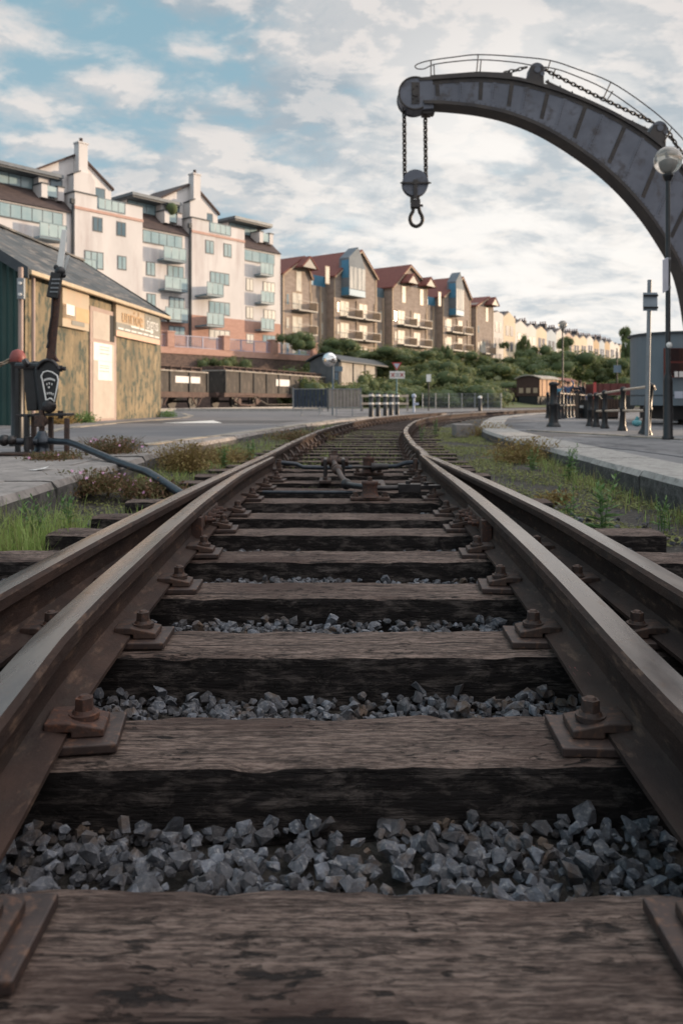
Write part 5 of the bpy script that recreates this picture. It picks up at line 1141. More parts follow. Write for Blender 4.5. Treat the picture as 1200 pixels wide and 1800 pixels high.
for x0,x1,yb,d,dep in ((70,118,414,.28,.9),(288,328,453,.28,.9),(290,330,506,.28,.9),(291,331,561,.28,.9),(364,393,516,0,1.7),(364,394,570,0,1.7),(458,481,480,.28,.9),(459,482,530,.28,.9),(459,482,578,.28,.9),(143,171,478,0,1.5)):
    bpx(x0,x1,yb,d,dep)
mb=MB(F1.M); mb.ext([(29.25,.28,zeave),(29.25,3,18.0),(29.25,7.4,18),(29.25,7.4,zeave)],(.12,0,0)); mb.build('end_wall_cap',M_dkgreytrim,WB)
mb=MB(F1.M); mb.sphere((21.3-5.1,.95,17.9),.55,8,6); mb.build('terrace_plant',M_bushcore,WB)
# retaining wall with capping, piers and pale railings
M_oldbrick=mat('dark_old_brick',(.075,.055,.05),(.15,.105,.09),scale=3,rough=.95,bump=.6,bscale=10,c3=(.20,.14,.115),stretch=(1,1,2.5),wear=((.05,.06,.035),.6,.58,.72,(1,1,1)))
F3=Fac((-25.0,52.53),(.857,1.0))
RW=thing('retaining_wall','tall dark brick retaining wall with a pink brick parapet and pale blue railings','wall',(-14,64,0))
se=F3.s_of(553)
L(F3,RW,'wall',M_oldbrick,(-6,se,0,.6,0,4.62)); L(F3,RW,'parapet',M_pinkbrick,(-6,se+.02,-.06,.62,4.62,5.15))
for x in (300,398,483,552):
    s_=F3.s_of(x); L(F3,RW,'pier',M_pinkbrick,(s_-.35,s_+.35,-.10,.66,5.152,6.35)); L(F3,RW,'pier_cap',M_cornice,(s_-.42,s_+.42,-.16,.72,6.35,6.45))
M_rail_lil=mat('pale_lilac_railing',(.32,.32,.42),(.40,.40,.50),scale=2,rough=.5); M_rail_bl=mat('pale_blue_railing',(.22,.36,.52),(.28,.42,.58),scale=2,rough=.5)
xs_=[270,300,398,483,552]
for k,(x0,x1) in enumerate(zip(xs_,xs_[1:])):
    a=F3.s_of(x0)+.37; b=F3.s_of(x1)-.37; n=int((b-a)/.16); mb=MB(F3.M)
    for i in range(n+1): s_=a+(b-a)*i/n; mb.box(s_-.014,s_+.014,.25,.28,5.2,6.15)
    for i in range(int((b-a)/1.6)+1): s_=a+i*1.6; mb.box(s_-.05,s_+.05,.22,.31,5.151,6.22)
    mb.box(a,b,.23,.30,6.15,6.22); mb.box(a,b,.24,.29,5.2,5.25); mb.build('railing_panel',M_rail_bl if k==3 else M_rail_lil,RW)
mb=MB(); c=[F3.W(-6,.6,0),F3.W(se,.6,0),F3.W(se+1,9,0),F3.W(60,40,0),F3.W(-30,80,0)]; mb.ext([(p.x,p.y,-.1) for p in c],(0,0,5.0)); tag(mb.build('terrace_ground',M_concrete),kind='structure')

# ---------------------------------------------------------------- hillside
def Yfoot(X): return 62+.55*X if X>0 else 62+X*.2
def Yback(X): return 103.8+1.346*X
M_hill=mat('grassy_slope',(.09,.12,.045),(.14,.16,.07),scale=.4,rough=.95,bump=.5,bscale=4,c3=(.10,.085,.05))
def hz(X,Y):
    a,b=Yfoot(X),Yback(X)-6; t=max(0,min(1,(Y-a)/(b-a))); return .1+6.4*(t*t*(3-2*t)) if Y<Yback(X)-2 else 6.5+(Y-Yback(X)+2)*.015
mb=MB(); nx_,ny_=60,34; q=[]
for j in range(ny_+1):
    for i in range(nx_+1):
        X=-5+i*4.2; a,b=Yfoot(X)-1,Yback(X)+60; t=j/ny_; Y=a+(b-a)*t
        q.append((X,Y,hz(X,Y)+(noise.noise(Vector((X*.3,Y*.3,0)))*.3 if 0<j else -.1)))
mb.add(q,[(j*(nx_+1)+i,j*(nx_+1)+i+1,(j+1)*(nx_+1)+i+1,(j+1)*(nx_+1)+i) for j in range(ny_) for i in range(nx_)],0,True)
tag(mb.build('hillside',M_hill),kind='structure')
# ---------------------------------------------------------------- brown terraces
M_brownwall=mat('brown_brick_wall',(.25,.205,.18),(.35,.29,.255),scale=1.2,rough=.9,bump=.3,bscale=5,stretch=(1,1,2.5))
M_brownlink=mat('grey_brown_link_wall',(.20,.165,.145),(.26,.22,.19),scale=1.2,rough=.9)
M_redroof=mat('red_roof_tiles',(.15,.050,.041),(.21,.075,.060),scale=2,rough=.85,bump=.5,bscale=9,stretch=(1,3,1),c3=(.14,.05,.042))
M_brightpane=mat('painted_reflection_pane',(.24,.26,.26),(.46,.45,.40),scale=.9,rough=.35,spec=.08)  # pale base colour stands in for the sky mirrored in the glass
M_bayframe=mat('grey_bay_cladding',(.15,.18,.21),(.20,.23,.26),scale=.6,rough=.6,spec=.1)
M_bluepanel=mat('blue_glass_panel',(.07,.22,.36),(.11,.28,.42),scale=.5,rough=.4,spec=.15)
M_baypane=mat('bay_glass',(.14,.18,.22),(.34,.37,.39),scale=.9,rough=.4,spec=.08,stretch=(1,1,.3))
M_trimlt=mat('light_brown_trim',(.38,.29,.21),(.45,.35,.26),scale=2,rough=.8)
A0=Vector((-7.05,96.0-0.0)); u2=Vector((.743,1)).normalized()
A0=Vector(((515-600)/FPX*96,96.0)); F2=Fac((A0.x,A0.y),(.743,1.0))
def z2(q): return CH+77.14*q
def brown(lab,x0,x1,eL,aX,aY,eR,link,bal,caps,gbay,kind='brown'):
    s0=F2.s_of(x0); s1=F2.s_of(x1); zl=F2.z_of(s0,eL); zr=F2.z_of(s1,eR); sa=F2.s_of(aX); za=F2.z_of(sa,aY); w0=F2.W(s0,0,2)
    t=thing('brown_terrace_block',lab,'building',tuple(w0),group='brown terrace blocks')
    mb=MB(F2.M); mb.ext([(s0,0,2),(s1,0,2),(s1,0,zr-.1),(sa,0,za-.15),(s0,0,zl-.1)],(0,11,0)); mb.build('wall',M_brownwall,t)
    for (sa_,za_,sb_,zb_) in ((s0-.3,zl-.28,sa,za),(s1+.3,zr-.28,sa,za)):
        mb=MB(F2.M); mb.ext([(sa_,-.35,za_),(sb_,-.35,zb_),(sb_,-.35,zb_-.18),(sa_,-.35,za_-.18)],(0,11.6,0)); mb.build('roof',M_redroof,t)
    mb=MB(F2.M)
    for (sa_,za_,sb_,zb_) in ((s0-.1,zl-.38,sa,za-.2),(s1+.1,zr-.38,sa,za-.2)): mb.ext([(sa_,-.36,za_-.2),(sb_,-.36,zb_-.2),(sb_,-.36,zb_),(sa_,-.36,za_)],(0,.08,0))
    mb.build('bargeboards',M_trimlt,t)
    if link:
        l0=F2.s_of(link[0],1.2); l1=s0; zt=F2.z_of(l1,link[1]); mb=MB(F2.M); mb.box(l0,l1,1.2,10,2,zt-1.4); mb.build('link_wall',M_brownlink,t)
        L(F2,t,'link_glazing',M_bluepanel if link[2] else M_panedk,(l0+.2,l1,1.4,3,zt-1.4,zt-.02))
        mb=MB(F2.M); mb.ext([(l0,3.0,zt-.3),(l1+.2,3.0,zt-.3),(l1+.2,6.5,zt+2.0),(l0,6.5,zt+2.0)],(0,.2,.0)); mb.build('link_roof',M_redroof,t)
        for x in (link[0]+4,): L(F2,t,'pilaster',M_trimlt,(l0+1.6,l0+1.85,1.1,1.2,2,zt-1.4))
        for dz in (0,-2.75): window(F2,t,l1-1.5,l1-.8,z_rows[1]+dz-1.9,z_rows[1]+dz-.3,d=1.2,n=1,pane=M_brightpane,frame=M_trimlt)
    for r_ in (1,2,3):
        window(F2,t,s0+.55,s0+1.15,z_rows[r_]-1.7,z_rows[r_]-.25,n=1,pane=M_panedk if r_%2 else M_brightpane,frame=M_trimlt)
    L(F2,t,'corner_trim',M_trimlt,(s0-.04,s0+.2,-.06,0,2,zl-.3)); L(F2,t,'corner_trim',M_trimlt,(s1-.2,s1+.04,-.06,0,2,zr-.3))
    for (xa,xb,rows) in bal:
        a=F2.s_of(xa); b=F2.s_of(xb)
        for r in rows:
            zt=z_rows[r]; window(F2,t,a,b,zt-2.1,zt,n=2,pane=M_brightpane,frame=M_trimlt)
            bb=L(F2,t,'balcony',M_wframe,(a-.1,b+1.6,-1.2,-.006,zt-2.32,zt-2.15),(a-.1,b+1.6,-1.22,-1.17,zt-1.15,zt-1.08),(a-.1,a-.04,-1.219,-1.171,zt-2.2,zt-1.15)); mb=MB(F2.M)
            nn=10
            for i in range(nn+1): s_=a-.1+(b+1.7-a)*i/nn; mb.box(s_-.012,s_+.012,-1.21,-1.18,zt-2.15,zt-1.1)
            mb.build('balusters',M_trimlt,bb)
            L(F2,t,'side_screen',M_trimlt,(b+1.45,b+1.6,-1.2,-.01,zt-2.15,zt-1.1),parent=bb)
        L(F2,t,'pilaster',M_trimlt,(b+1.62,b+1.78,-.12,0,2,z_rows[min(rows)]+.2))
    for (xc,yt) in caps:
        sc_=F2.s_of(xc); zt=F2.z_of(sc_,yt); mb=MB(F2.M); mb.ext([(sc_-1.5,-1.5,zt-1.35),(sc_,-1.5,zt),(sc_+1.5,-1.5,zt-1.35),(sc_+1.5,-1.5,zt-1.55),(sc_,-1.5,zt-.22),(sc_-1.5,-1.5,zt-1.55)],(0,4.0,0)); mb.build('balcony_gablet',M_redroof,t)
        mb=MB(F2.M); mb.ext([(sc_-1.3,-1.42,zt-1.45),(sc_+1.3,-1.42,zt-1.45),(sc_,-1.42,zt-.3)],(0,.1,0)); mb.build('gablet_face',M_wframe,t)
        window(F2,t,sc_-1.0,sc_+.1,zt-4.3,zt-1.7,n=1,pane=M_brightpane,frame=M_trimlt)
    if gbay:
        a=F2.s_of(gbay[0],-1.3); b=F2.s_of(gbay[1],-1.3); zt=F2.z_of(a,gbay[2],-1.3); zb_=F2.z_of(a,gbay[3],-1.3); mb=MB(F2.M)
        mb.ext([(a,-1.3,zb_),(b,-1.3,zb_),(b,-1.3,zt-1.0),((a*.45+b*.55),-1.3,zt+1.6),(a,-1.3,zt)],(0,1.6,0)); gb=mb.build('glazed_bay',M_bayframe,t)
        n=4; w=(b-a)/n
        L(F2,t,'pane',M_baypane,*[(a+i*w+.08,a+(i+1)*w-.06,-1.33,-1.305,zb_+.9+.05,zt-1.15) for i in range(n)],parent=gb); L(F2,t,'blue_side',M_bluepanel,(a-.03,a-.005,-1.25,-.1,zt-2.6,zt-.3),parent=gb); L(F2,t,'blue_side',M_bluepanel,(a-.03,a-.005,-1.25,-.1,zb_+.1,zb_+1.1),parent=gb); L(F2,t,'blue_sill_panel',M_bluepanel,(a+.05,b-.05,-1.33,-1.305,zb_+.05,zb_+.85),parent=gb)
        window(F2,t,a-3.4,a-2.5,zb_+1.2,zb_+3.5,n=1,pane=M_brightpane,frame=M_trimlt)
    return t
z_rows=[z2(.193),z2(.1565),z2(.1205),z2(.0845)]
z_rows=[16.6,13.85,11.0,8.2]
brown('small brown terrace block with a dark gablet, next to the white apartments',497,546,476,532,450,486,None,[(513,531,(1,2,3))],[(529,452)],None)
brown('brown terrace block with red roof and the larger, nearer glazed bay',587,661,481,633,439,486,(548,485,1),[(597,613,(1,2,3)),(630,645,(1,2,3))],[],(613.5,642,452,519))
brown('brown terrace block with red roof and two dark gablets, between the two glazed bays',689,750,501,719,465,500,(661,506,0),[(698,711,(1,2,3)),(726,738,(1,2,3))],[(712,482),(743,488)],None)
brown('brown terrace block with red roof and the smaller, farther glazed bay',778,826,518,811,486,523,(751,522,1),[(784,793,(1,2,3)),(804,812,(1,2,3))],[],(801,815,494,554))
brown('farthest brown terrace block with one dark gablet, beside the cream houses',836,866,534,857,521,535,(826,540,0),[(843,853,(2,3))],[(857,523)],None)
L_=Fac((0,0),(1,1))
# upper garden wall along the terraces
F4=Fac((A0.x+5*.8,A0.y-5*.6),(.743,1.0)); t=thing('garden_wall','long low grey wall with pale balustrade above the bushy bank, under the brown terraces','wall',(2,98,6)); a=F4.s_of(640); b=F4.s_of(912)
L(F4,t,'wall',mat('grey_lilac_wall',(.14,.125,.13),(.19,.17,.17),scale=1,rough=.9),(a,b,0,.4,3.0,6.6)); L(F4,t,'coping',M_trimlt,(a,b,-.1,.5,6.6,6.72))
mb=MB(F4.M); 
for i in range(int((b-a)*.45/1.2)): mb.box(a+i*1.2,a+i*1.2+.22,.1,.3,6.72,7.35)
mb.box(a,a+(b-a)*.45,.05,.35,7.35,7.48); mb.build('balustrade',M_trimlt,t)
# ---------------------------------------------------------------- cream and white houses along the hill
M_slate=mat('dark_slate_roof',(.055,.05,.055),(.085,.075,.08),scale=1,rough=.8)
cols=[mat('white_stucco',(.60,.57,.55),(.68,.65,.62),scale=.4,rough=.9),mat('cream_stucco',(.60,.50,.38),(.68,.57,.44),scale=.4,rough=.9),mat('pinkish_stucco',(.50,.38,.32),(.57,.44,.37),scale=.4,rough=.9),mat('pale_blue_stucco',(.42,.47,.52),(.5,.55,.6),scale=.4,rough=.9),mat('ochre_stone',(.46,.34,.22),(.53,.40,.27),scale=.4,rough=.9)]
M_housewin=mat('house_window',(.10,.10,.12),(.16,.15,.17),scale=.5,rough=.15)
M_winlit=mat('pale_house_window',(.6,.56,.48),(.7,.65,.56),scale=.5,rough=.2)
def house(F,lab,x0,x1,eY,aY,col,chim,grp,back=9,zb_=3.0,bright=False,wl=None):
    s0=F.s_of(x0); s1=F.s_of(x1)-.02; sm=(s0+s1)/2; ze=F.z_of(s0,eY); za=F.z_of(sm,aY); w0=F.W(s0,0,zb_)
    t=thing('terraced_house',lab,'house',tuple(w0),group=grp)
    mb=MB(F.M); mb.ext([(s0,0,zb_),(s1,0,zb_),(s1,0,ze),(sm,0,za),(s0,0,ze)],(0,back,0)); mb.build('wall',col,t)
    for sa_,sg in ((s0,-1),(s1,1)): mb=MB(F.M); mb.ext([(sa_,-.02 if 0 else .25,ze+.02),(sm,.25,za+.02),(sm,.25,za+.25),(sa_,.25,ze+.25)],(0,back,0)); mb.build('roof',M_slate,t)
    if chim:
        mb=MB(F.M); mb.box(s0-.45,s0+.55,2.2,3.9,ze,za+1.1); c_=mb.build('chimney',M_slate,t); mb=MB(F.M)
        for k in range(3): mb.cyl((s0,2.4+k*.5,za+1.1),(s0,2.4+k*.5,za+1.6),.14,6)
        mb.build('chimney_pots',M_redroof,c_)
    wd=s1-s0
    for r in range(3):
        for u in (.18,.55):
            z_=ze-1.6-r*2.8
            if z_-1.7<zb_+.5: continue
            window(F,t,s0+wd*u,s0+wd*(u+.27),z_-1.7,z_+.15,n=1,pane=wl or (M_winlit if bright else M_housewin),frame=M_trimlt if bright else M_housewin,t=.06)
    return t
house(F2,'pale white gabled house right after the brown terraces',866,884,550,548,cols[0],False,'two gabled houses after the terraces',zb_=5); 
house(F2,'cream gabled house, right one of the pair after the brown terraces',884.3,905,557,549,cols[1],False,'two gabled houses after the terraces',zb_=5)
hw=[905,925,942,960,977,992,1006,1019,1031,1042,1052.5,1062,1071,1079.5,1087.5,1095]
k=0
names=['white','white','cream','pale blue','white','pinkish','cream','cream','white','ochre','pale blue','ochre','white','white','cream']
ci={'white':0,'cream':1,'pinkish':2,'pale blue':3,'ochre':4}
F5=Fac((F2.W(F2.s_of(905),0,0).x,F2.W(F2.s_of(905),0,0).y),(.70,1.0))
for i in range(15):
    x0,x1=hw[i],hw[i+1]; f=(x0-905)/190; top=566+f*41+(-2.5 if i%4==0 else 1.5 if i%3==0 else 0); nm=names[i]
    house(F5,f'{nm} gabled house, {["first","second","third","fourth","fifth","sixth","seventh","eighth","ninth","tenth","eleventh","twelfth","thirteenth","fourteenth","last"][i]} from the left in the long far hillside row',x0,x1,top+6.5-f*3,top,cols[ci[nm]],True,'long row of gabled houses on the far hill',zb_=3,bright=i in(0,1,4),back=12)

# ---------------------------------------------------------------- foliage
def leaf_cloud(seed,n,rad,leaf,lump=.35,core=True,flat=.8):
    rnd=random.Random(seed); mb=MB(); lob=[(Vector((rnd.uniform(-.78,.78),rnd.uniform(-.6,.6),rnd.uniform(.05,.85))),rnd.uniform(.20,.46)) for _ in range(15)]
    for _ in range(n):
        c,r=rnd.choice(lob); v=Vector((rnd.gauss(0,1),rnd.gauss(0,1),rnd.gauss(0,1))).normalized()*r*(rnd.random()**.3)*rnd.uniform(.88,1.35 if rnd.random()<.3 else 1.1)
        p=(c+v)*rad; p.z*=flat
        if p.z<-.1: p.z=rnd.uniform(0,.2)
        a=Vector((rnd.gauss(0,1),rnd.gauss(0,1),rnd.gauss(0,.7))).normalized(); b=a.cross(Vector((rnd.gauss(0,1),rnd.gauss(0,1),rnd.gauss(0,1)))).normalized()
        l=leaf*rnd.uniform(.6,1.5); w=l*.5
        mb.add([p-a*l,p+b*w,p+a*l,p-b*w],[(0,1,2,3)])
    return mb,lob
bp=[]
for k in range(5):
    mb,lob=leaf_cloud(50+k,3600,1.0,.042)
    bp.append((mb,lob))
def mk_bush(k,name,lab,loc,r,h,grp,cat='bush',rot=0,m_=M_bush,proto={}):
    key=(k,m_.name)
    t=thing(name,lab,cat,loc,rot,grp)
    if key not in proto:
        mb,lob=bp[k]; o=mb.build('foliage',m_,recalc=False); mb2=MB()
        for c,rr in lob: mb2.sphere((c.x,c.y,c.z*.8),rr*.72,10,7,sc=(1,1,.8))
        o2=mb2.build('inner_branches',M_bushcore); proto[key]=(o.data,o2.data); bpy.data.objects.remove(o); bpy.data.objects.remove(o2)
    for nm,dt in zip(('foliage','inner_branches'),proto[key]):
        o=bpy.data.objects.new(nm,dt); COL.objects.link(o); o.parent=t
    t.scale=(r,r,h); return t
rnd=random.Random(11)
M_bushl=mat('olive_bush_leaf',(.12,.155,.06),(.18,.21,.09),scale=.3,rough=.6,island=((.18,.20,.09),.7)); leafy(M_bushl)
M_busho=mat('yellow_green_bush_leaf',(.15,.175,.06),(.22,.24,.10),scale=.3,rough=.6,island=((.10,.13,.05),.8)); leafy(M_busho)
# big named ones (px x, px base y, px width, px height, Y, olive?, label)
big=[(520,612,62,34,74,0,'dark round bush at the end of the pink parapet, below the brown terraces'),(600,628,88,34,76,0,'wide golden-topped bush above the covered van, right of the railings'),
     (695,640,120,32,82,1,'broad pale green bush on the bank left of the dark round one'),(778,640,40,36,90,0,'small dark rounded bush standing against the garden wall'),
     (938,640,70,36,112,0,'dark evergreen bush below the first far white houses'),(975,655,120,44,105,0,'wide dark bush mass left of the distant lamp'),(1045,658,90,34,110,1,'olive bush right of the distant lamp'),(1092,660,60,34,112,0,'dark bush in front of the last far houses'),
     (990,615,30,26,150,1,'small light tree in front of the far row of houses'),(920,622,26,36,140,1,'slim yellow-green tree by the first far white house'),(1105,640,30,52,160,0,'dark tree at the far end of the hillside row'),(1096,600,22,26,230,1,'tiny golden tree on the skyline beyond the last house'),(886,612,16,12,140,0,'tiny dark shrub at the foot of the cream gabled house')]
for i,(x,yb,w,h,Y,ol,lab) in enumerate(big):
    p=P(x,yb,Y); r=w/FPX*Y/2; hh=h/FPX*Y
    mk_bush(i%5,'hedge_bush',lab,(p.x,p.y,p.z),r/.95,hh/.93,'named bushes on the bank',rot=i,m_=M_bushl if ol else M_bush)
nb=0
for row,(yf,cnt) in enumerate(((.10,19),(.30,19),(.52,18),(.74,16))):
    for i in range(cnt):
        X=-3+ i*(3.2+row*.75)+rnd.uniform(-1,1)+row*1.0
        Y=Yfoot(X)+yf*(Yback(X)-6-Yfoot(X))+rnd.uniform(-1.5,1.5)
        if X>13 and row==0 and X<30: Y+=8
        mk_bush(rnd.randrange(5),'hedge_bush',f'leafy green bush in the {["lowest","second lowest","second highest","highest"][row]} band of growth covering the bank',(X,Y,hz(X,Y)-.3),rnd.uniform(2.6,4.0),rnd.uniform(2.0,3.3),'bushes covering the bank, '+['lowest band','second band','third band','top band'][row],rot=rnd.uniform(0,6),m_=rnd.choice((M_bushl,M_bush,M_busho)))
mk_bush(1,'hedge_bush','straggly bush growing on top of the brick retaining wall above the wagons',tuple(F3.W(F3.s_of(400),-.3,2.8)),1.7,2.0,'wall shrubs',m_=M_bushl); mk_bush(3,'hedge_bush','second straggly bush on the retaining wall, left of the other',tuple(F3.W(F3.s_of(372),-.3,3.0)),1.5,1.7,'wall shrubs',m_=M_bushl)

# ---------------------------------------------------------------- wagons
M_wagon=mat('weathered_wagon_steel',(.035,.03,.026),(.075,.064,.055),scale=1.3,rough=.8,c3=(.11,.09,.075),stretch=(1,1,.5),bump=.2,bscale=5)
M_wagonlt=mat('pale_wagon_board',(.30,.275,.24),(.40,.37,.33),scale=1.5,rough=.8,stretch=(1,1,.4),c3=(.22,.19,.17))
M_wagonrust=mat('rusty_wagon_frame',(.065,.04,.033),(.12,.078,.064),scale=2,rough=.85)
M_wheel=mat('wagon_wheel_steel',(.02,.018,.017),(.04,.034,.03),scale=3,rough=.6)
M_vanend=mat('grey_van_end',(.075,.085,.095),(.11,.12,.13),scale=1.5,rough=.75)
F6=Fac(((283-600)/FPX*45.2,45.2),(.396,1.0))
def zz(s,y): return F6.z_of(s,y)
def wheels(F,root,ss,z0=.2,r=.48,d=.25):
    for s_ in ss:
        mb=MB(F.M)
        for dd in (d,d+1.5): mb.cyl((s_,dd,z0+r),(s_,dd+.12,z0+r),r,20); 
        mb.cyl((s_,d,z0+r),(s_,d+1.6,z0+r),.07,8); mb.cyl((s_,d-.04,z0+r),(s_,d,z0+r),.16,10); mb.build('wheelset',M_wheel,root)
def wagon(lab,x0,x1,ytop_at_x0,plank,bays,spots,bogie,extra=False):
    s0=F6.s_of(x0); s1=F6.s_of(x1); zt=zz(s0,ytop_at_x0); w0=F6.W(s0,1,.14); t=thing('goods_wagon',lab,'wagon',tuple(w0))
    zf=1.25
    mb=MB(F6.M); mb.box(s0,s1,0,2.3,zf,zt); mb.build('body',M_wagon,t)
    n=bays; w=(s1-s0)/n
    for i in range(n+1): s_=s0+i*w; mb=MB(F6.M); mb.box(s_-.07,s_+.07,-.07,0,zf,zt); mb.build('stanchion',M_dark,t)
    L(F6,t,'top_rail',M_wagonlt,(s0-.05,s1+.05,-.08,2.38,zt,zt+.08)); L(F6,t,'solebar',M_wagonrust,(s0-.15,s1+.15,-.03,2.33,zf-.28,zf-.003))
    for (a,b,lo,hi,m_) in spots: L(F6,t,'panel',m_ if m_ is not M_white else M_paper,(s0+(s1-s0)*a,s0+(s1-s0)*b,-.035,-.004,zf+(zt-zf)*lo,zf+(zt-zf)*hi))
    if extra:
        mb=MB(F6.M)
        for dd in (.3,.8,1.4): 
            mb.box(s0+.2,s1-.1,dd,dd+.08,zt+.30,zt+.36); mb.box(s0+.1,s1-.1,dd+.2,dd+.28,zt+.12,zt+.19)
        for i in range(bays*2): s_=s0+.3+i*(s1-s0-.6)/(bays*2-1); mb.box(s_,s_+.08,.25,2.0,zt+.085,zt+.34)
        mb.build('stacked_rails',M_wagonrust,t)
    if bogie:
        for f in (.17,.83):
            c=s0+(s1-s0)*f; wheels(F6,t,(c-1.25,c+1.25)); mb=MB(F6.M); mb.tube([(c-1.9,-.02,.75),(c-1.5,-.02,1.05),(c-.7,-.02,1.12),(c+.7,-.02,1.12),(c+1.5,-.02,1.05),(c+1.9,-.02,.75),(c+1.1,-.02,.45),(c,-.02,.40),(c-1.1,-.02,.45),(c-1.9,-.02,.75)],.07,6); mb.cyl((c-1.25,-.12,.68),(c-1.25,-.02,.68),.22,10); mb.cyl((c+1.25,-.12,.68),(c+1.25,-.02,.68),.22,10); mb.build('bogie_frame',M_wagonrust,t)
        mb=MB(F6.M); a=s0+(s1-s0)*.34; b=s0+(s1-s0)*.66; mb.beam((a-2,0,1.0),(a,0,.45),.08,.08); mb.beam((a,0,.45),(b,0,.45),.08,.08); mb.beam((b,0,.45),(b+2,0,1.0),.08,.08); mb.beam((a,0,1),(a,0,.4),.08,.08); mb.beam((b,0,1),(b,0,.4),.08,.08); mb.build('truss_rod',M_wagon,t)
    else:
        wheels(F6,t,(s0+(s1-s0)*.2,s0+(s1-s0)*.8)); mb=MB(F6.M)
        for f in (.2,.8): c=s0+(s1-s0)*f; mb.beam((c-.6,-.03,1.0),(c-.1,-.03,.45),.07,.07); mb.beam((c+.6,-.03,1.0),(c+.1,-.03,.45),.07,.07); mb.box(c-.9,c+.9,-.06,0,.92,1.0)
        mb.build('springs_and_guards',M_wagonrust,t)
    for bd in (.5,1.8): mb=MB(F6.M); mb.cyl((s0-.5,bd,1.1),(s0,bd,1.1),.18,10); mb.build('buffer',M_wagonrust,t)
    return t
wagon('low goods wagon with a white side panel, half hidden behind the shed',262,364,650,0,3,[(.42,.86,.45,.78,M_white),(.0,.9,-.28,-.02,M_wagonrust)],False,True)
wagon('long dark bogie wagon carrying stacked rails, with two white side patches',396,578,652,0,9,[(.42,.55,.40,.75,M_white),(.72,.84,.40,.62,M_white)],True,True)
s0=F6.s_of(587,-1.3)+1.2; F7=Fac(tuple(F6.W(s0,-1.3,0).xy),(.396,1.0)); s0=0.0
VN=thing('covered_goods_van','covered goods van with curved dark roof and pale boarded side','van',tuple(F7.W(0,1,0)))
zvt=CH+(HOR-636)/FPX*F7.O.y; s1=9.3
mb=MB(F7.M); mb.box(0,s1,0,2.7,1.2,zvt); mb.build('side_boards',M_wagonlt,VN)
mb=MB(F7.M); arcp=[(0,dd,zvt+.55*sin(pi*dd/2.7)) for dd in [2.7*i/12 for i in range(13)]]; mb.ext([(p[0]-.03,p[1],p[2]) for p in [(0,0,1.2)]+arcp+[(0,2.7,1.2)]],(.028,0,0)); mb.build('end_wall',M_vanend,VN)
mb=MB(F7.M); q=[(-.35,-.25+3.2*i/14,zvt+.02+.62*sin(pi*i/14)) for i in range(15)]; mb.ext(q+[(p[0],p[1],p[2]+.12) for p in reversed(q)],(s1+3.4,0,0)); mb.build('curved_roof',M_dkgreytrim,VN)
for i in range(4): L(F7,VN,'post',M_dark,(.1+i*3.0,.28+i*3.0,-.07,-.004,1.2,zvt))
L(F7,VN,'post',M_vanend,(-.07,-.035,1.25,1.45,1.2,zvt)); L(F7,VN,'ledge',M_wagonlt,(0,s1,-.05,0,2.2,2.3)); L(F7,VN,'underframe',M_dark,(0,s1,.2,2.5,.3,1.19)); wheels(F7,VN,(1.5,7.5),z0=.14)
F8=Fac(tuple(F7.W(11,0,0).xy),(.396,1)); t=thing('open_goods_wagon','small pale open wagon beyond the covered van, beside the give way sign','wagon',tuple(F8.W(0,1,0))); mb=MB(F8.M); mb.box(0,4.6,0,2.4,1.1,2.9); mb.build('body',M_wagonlt,t); mb=MB(F8.M)
for i in range(4): mb.box(.1+i*1.4,.2+i*1.4,-.05,0,1.1,2.9)
mb.box(-.03,4.63,-.06,2.46,2.9,2.98); mb.build('straps',M_wagonrust,t); wheels(F8,t,(1,3.6),z0=.14)
mb=MB(F6.M); mb.box(-6,40,-1.4,-1.2,.14,.30); tag(mb.build('siding_kerb',M_coping),kind='structure')
mb=MB(); mb.box(-40,-1.0,44.2,44.5,.14,.29); tag(mb.build('road_kerb',M_coping),kind='structure')
# far brown vans: low sun painted into the side colour, shade into the end
M_vanbrown=mat('brown_van_end',(.05,.028,.024),(.075,.042,.036),scale=1,rough=.8); M_vansunlit=mat('brown_planks_painted_sun',(.38,.20,.10),(.50,.29,.16),scale=1.2,rough=.7,stretch=(1,1,.3),c3=(.26,.13,.07))
F9=Fac(((948-600)/FPX*78,78.0),(.743,1.0))
def farvan(lab,s0,s1,end,ztop):
    t=thing('brown_goods_van',lab,'van',tuple(F9.W(s0,1,0))); mb=MB(F9.M); mb.box(s0,s1,0,2.4,1.2,ztop); mb.build('side_planks',M_vansunlit,t)
    mb=MB(F9.M); q=[(s0-.2,-.2+2.8*i/8,ztop+.01+.35*sin(pi*i/8)) for i in range(9)]; mb.ext(q+[(p[0],p[1],p[2]+.1) for p in reversed(q)],(s1-s0+.4,0,0)); mb.build('roof',M_wagonlt if end else M_redroof,t)
    if end:
        mb=MB(F9.M); mb.ext([(s0-.04,0,1.2),(s0-.04,0,ztop),(s0-.04,1.2,ztop+.32),(s0-.04,2.4,ztop),(s0-.04,2.4,1.2)],(.03,0,0)); mb.build('end_wall',M_vanbrown,t)
        for k in range(3): L(F9,t,'end_window',M_trimlt,(s0-.06,s0-.045,.2+k*.75,.65+k*.75,1.5,2.0))
    w=(s1-s0)/4
    for i in range(4): L(F9,t,'door_gap',M_vanbrown,(s0+w*i+w*.42,s0+w*i+w*.52,-.03,-.004,1.2,ztop))
    L(F9,t,'underframe',M_dark,(s0,s1,.2,2.2,.25,1.19)); wheels(F9,t,(s0+1,s1-1),z0=.14,d=.1)
farvan('brown goods van with dark end wall and three small end windows, sunlit side',0,4.8,True,2.85)
farvan('sunlit brown goods van behind the people, farther along the train',5.6,9.6,False,2.75)
F10=Fac(tuple(F9.W(0,2.6,0).xy),(-.93,.37))
